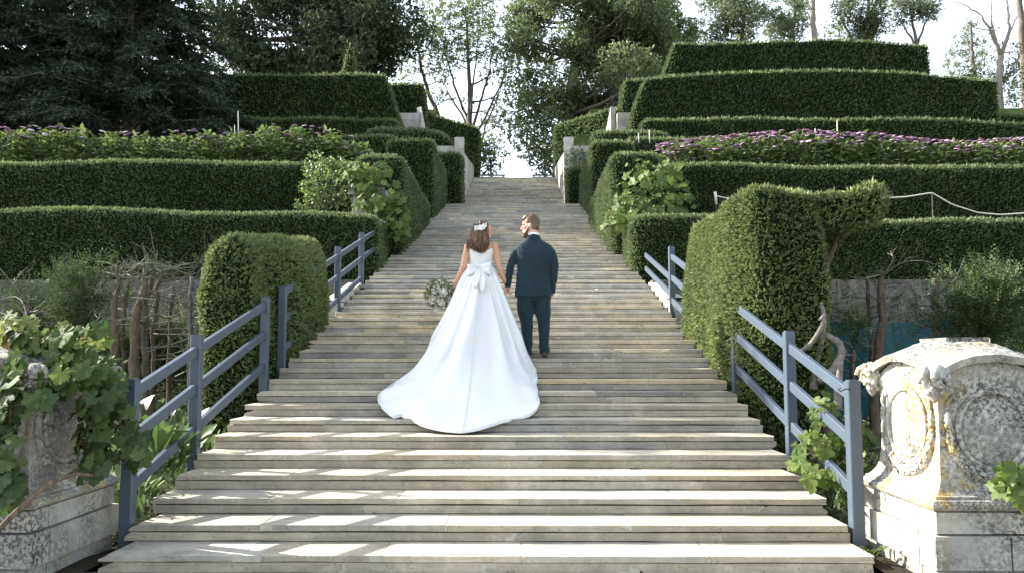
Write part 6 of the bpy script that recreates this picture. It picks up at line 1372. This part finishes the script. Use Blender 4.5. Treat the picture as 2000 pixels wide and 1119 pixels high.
        link(nm, mesh_np(nm, vv, ff, M['satin'], True), bowo)
    for sg, ex, ez, eh in ((-1, 914, 532, 0.082), (1, 961, 529, 0.092)):
        tip = V(X(ex), Yb-0.155, Zp(ez)); t = np.linspace(0, 1, 14); ctr = []; wd = []
        for s in t:
            ph = s*pi*1.0; r = sin(ph*0.5) if s < 0.5 else 1.0
            k = sin(s*pi); p = kc+(tip-kc)*k; p[1] = kc[1]-0.012-(0.05*sin(s*2*pi)+0.02*k); ctr.append(p); wd.append(V(0, 0, 0.030+(eh-0.030)*k**0.8))
        ribbon(ctr, wd, 'bow_loop')
    for (pa, wa, pb, wb, pc, wc_) in (((937, 533), 0.028, (932, 552), 0.052, (931, 569), 0.012), ((940, 533), 0.028, (944, 553), 0.050, (945, 576), 0.010)):
        pts = [q(*pa), q((pa[0]+pb[0])/2, (pa[1]+pb[1])/2), q(*pb), q((pb[0]+pc[0])/2, (pb[1]+pc[1])/2), q(*pc)]; ws = [wa, (wa+wb)/2*1.05, wb, wb*0.75, wc_]
        for i, p in enumerate(pts): p[1] = min(front(p), Yb-0.15)-0.022
        ribbon(pts, [V(w_, 0, 0) for w_ in ws], 'bow_tail')
    # hair: a mass plus wavy locks
    b = MB(); ball(b, P_(0, -0.020, 0.030), V(0.084, 0.106, 0.102), A, 18, 12)
    limb(b, [P_(0, -0.05, 0.0), q(935, 462, -0.10), q(934, 474, -0.125), q(937, 486, -0.13)], [0.085, 0.105, 0.10, 0.05])
    limb(b, [P_(0.0, -0.04, 0.0), q(925, 464, -0.07), q(917, 476, -0.07), q(913, 484, -0.06)], [0.07, 0.075, 0.055, 0.02])
    limb(b, [P_(-0.03, -0.02, 0.0), q(949, 462, -0.09), q(949, 476, -0.12), q(947, 489, -0.125)], [0.07, 0.062, 0.058, 0.022])
    ho = fuse('hair', b, 0.007, M['hair_f'], body, 3, lambda p: 0.007*np.sin(p[:, 0]*150+8*np.sin(p[:, 2]*26))+0.003*lumps(p, 0.02))
    me = ho.data; bm = bmesh.new(); bm.from_mesh(me); f_ = Vector(A[1]); u_ = Vector(A[2]); c_ = Vector(P_(0, 0, 0))
    dl = [w for w in bm.verts if ((w.co-c_).dot(f_) > 0.045 and (w.co-c_).dot(u_) < 0.07) or ((w.co-c_).dot(f_) > 0.015 and -0.14 < (w.co-c_).dot(u_) < -0.02)]
    bmesh.ops.delete(bm, geom=dl, context='VERTS'); bm.to_mesh(me); bm.free()
    S = MB()
    for k in range(170):
        u = rng.uniform(-1, 1); x0 = 938+u*17; top = P_(-0.02+0.0*u, -0.10+0.0*abs(u), 0.05); top = V(X(x0*0.75+943*0.25), Yb-0.06-0.05*sqrt(max(0, 1-u*u)), Zp(rng.uniform(438, 452)))
        ex = 934+u*21+rng.normal()*2; ey = np.interp(ex, [908, 918, 936, 946, 958], [484, 488, 494, 496, 478])+rng.normal()*3
        end = V(X(ex), Yb-0.10-0.05*sqrt(max(0, 1-u*u))+rng.normal()*.01, Zp(ey)); t = np.linspace(0, 1, 18); ph = rng.uniform(0, 6.3); am = rng.uniform(0.005, 0.012)
        mid = V(X(936+u*20), Yb-0.125-0.075*sqrt(max(0, 1-u*u)), Zp(466))
        c_ = [(1-s)**2*top+2*s*(1-s)*mid+s*s*end+V(am*sin(s*15+ph)*s, am*0.8*cos(s*13+ph)*s, 0) for s in t]
        S.tube(c_, 0.0062*np.sin(np.clip(t*0.85+0.13, 0, 1)*pi)**0.6*rng.uniform(0.6, 1.3), 5)
    S.build('wavy_locks', M['hair_f'], ho, True, kind='stuff')
    # leafy hair comb
    comb = MB(); cc = q(939, 440.5, -0.02); 
    for k in range(90):
        u = rng.uniform(-1, 1); p = V(X(938.5+u*10), Yb-0.15-0.014*rng.random()+0.03*u*u, Zp(450-3*u+rng.normal()*2.2)); d = unit(V(rng.normal(), -0.5, rng.normal()*0.8+0.3)); s = np.cross(d, V(0, 1, 0)); L_ = rng.uniform(0.02, 0.042)
        comb.add([p, p+d*L_*.5+s*L_*.32, p+d*L_, p+d*L_*.5-s*L_*.32, p+d*L_*.5+V(0, -.004, 0)], [(0, 1, 4), (1, 2, 4), (2, 3, 4), (3, 0, 4)])
    for k in range(8): ball(comb, V(X(938.5+rng.uniform(-8, 8)), Yb-0.155, Zp(449.5+rng.uniform(-3, 3))), 0.008, None, 8, 6)
    comb.build('hair_comb', M['white_shirt'], body, False)
bride()

# ------------------------------------------------------------------ bouquet
def bouquet():
    C = q(858, 572, -0.02); t = empty('bouquet', C, 'round bouquet of white roses and grey-green sprigs in the bride\'s left hand', 'bouquet')
    M['rose'] = (lambda n: n.leaf(n.mix((0.78, 0.76, 0.70), (0.66, 0.60, 0.48), n.ramp(n.noise(30, 2, .5, n.pos()), [(0.5, 0.0), (0.7, 0.5)])), 0.25, 0.5, 0.03))(NT('white_rose'))
    for px, py, dy, r in ((845, 585, -0.1, 0.056), (862, 590, -0.12, 0.05), (850, 566, -0.12, 0.05), (866, 570, -0.13, 0.055), (877, 583, -0.08, 0.045), (855, 552, -0.05, 0.045), (868, 555, -0.05, 0.042), (853, 603, -0.06, 0.048), (838, 573, -0.04, 0.04), (842, 556, 0.0, 0.04), (876, 567, -0.06, 0.042), (860, 578, 0.06, 0.05), (846, 592, 0.04, 0.05), (872, 596, -0.03, 0.035)):
        c = q(px, py, dy); o_ = unit(c-C+V(0, -0.06, 0)); b = MB(); a1 = unit(np.cross(o_, V(0, 0, 1))); a2 = np.cross(o_, a1)
        ball(b, c, r*0.55, None, 10, 7)
        for ring_, (n, rr, tilt_) in enumerate(((5, 0.55, 0.9), (6, 0.8, 0.55), (7, 1.0, 0.15))):
            for k in range(n):
                a = 2*pi*k/n+ring_*0.5+rng.uniform(-.2, .2); e = a1*cos(a)+a2*sin(a); s = np.cross(o_, e); base = c-o_*r*0.3+e*r*0.25
                m1 = base+e*r*rr*0.55+o_*r*0.55*tilt_; m2 = base+e*r*rr*0.85+o_*r*(0.9*tilt_)
                b.add([base-s*r*0.25, base+s*r*0.25, m1+s*r*0.45, m2+s*r*0.28, m2+e*r*0.08, m2-s*r*0.28, m1-s*r*0.45], [(0, 1, 2, 6), (6, 2, 3, 5), (5, 3, 4)])
        b.build('rose', M['rose'], t, True)
    N = 800; d = rdir(N); P_ = C+d*V(0.175, 0.13, 0.185)*(0.5+0.5*rng.random(N))[:, None]
    leaves('greenery', P_, unit(d+rdir(N)*0.6), rdir(N), rng.uniform(0.03, 0.075, N), rng.uniform(0.012, 0.026, N), np.clip(0.55+rng.normal(size=N)*.2, 0, 1), M['greyleaf'], t, 0.1, 'oval')
    b = MB()
    for k in range(9): e = q(886, 566, -0.02)+rng.normal(size=3)*0.008; b.tube([C, (C+e)/2+rng.normal(size=3)*.01, e, e+V(0.05, 0.03, -0.06)+rng.normal(size=3)*.012], 0.004, 5)
    b.build('stalks', M['arum'], t, kind='stuff')
    w_ = MB()
    for k in range(60):
        p = C+rdir(1)[0]*V(0.16, 0.12, 0.17); ball(w_, p, 0.008, None, 6, 4)
    w_.build('filler_blossom', M['rose'], t, kind='stuff')
bouquet()
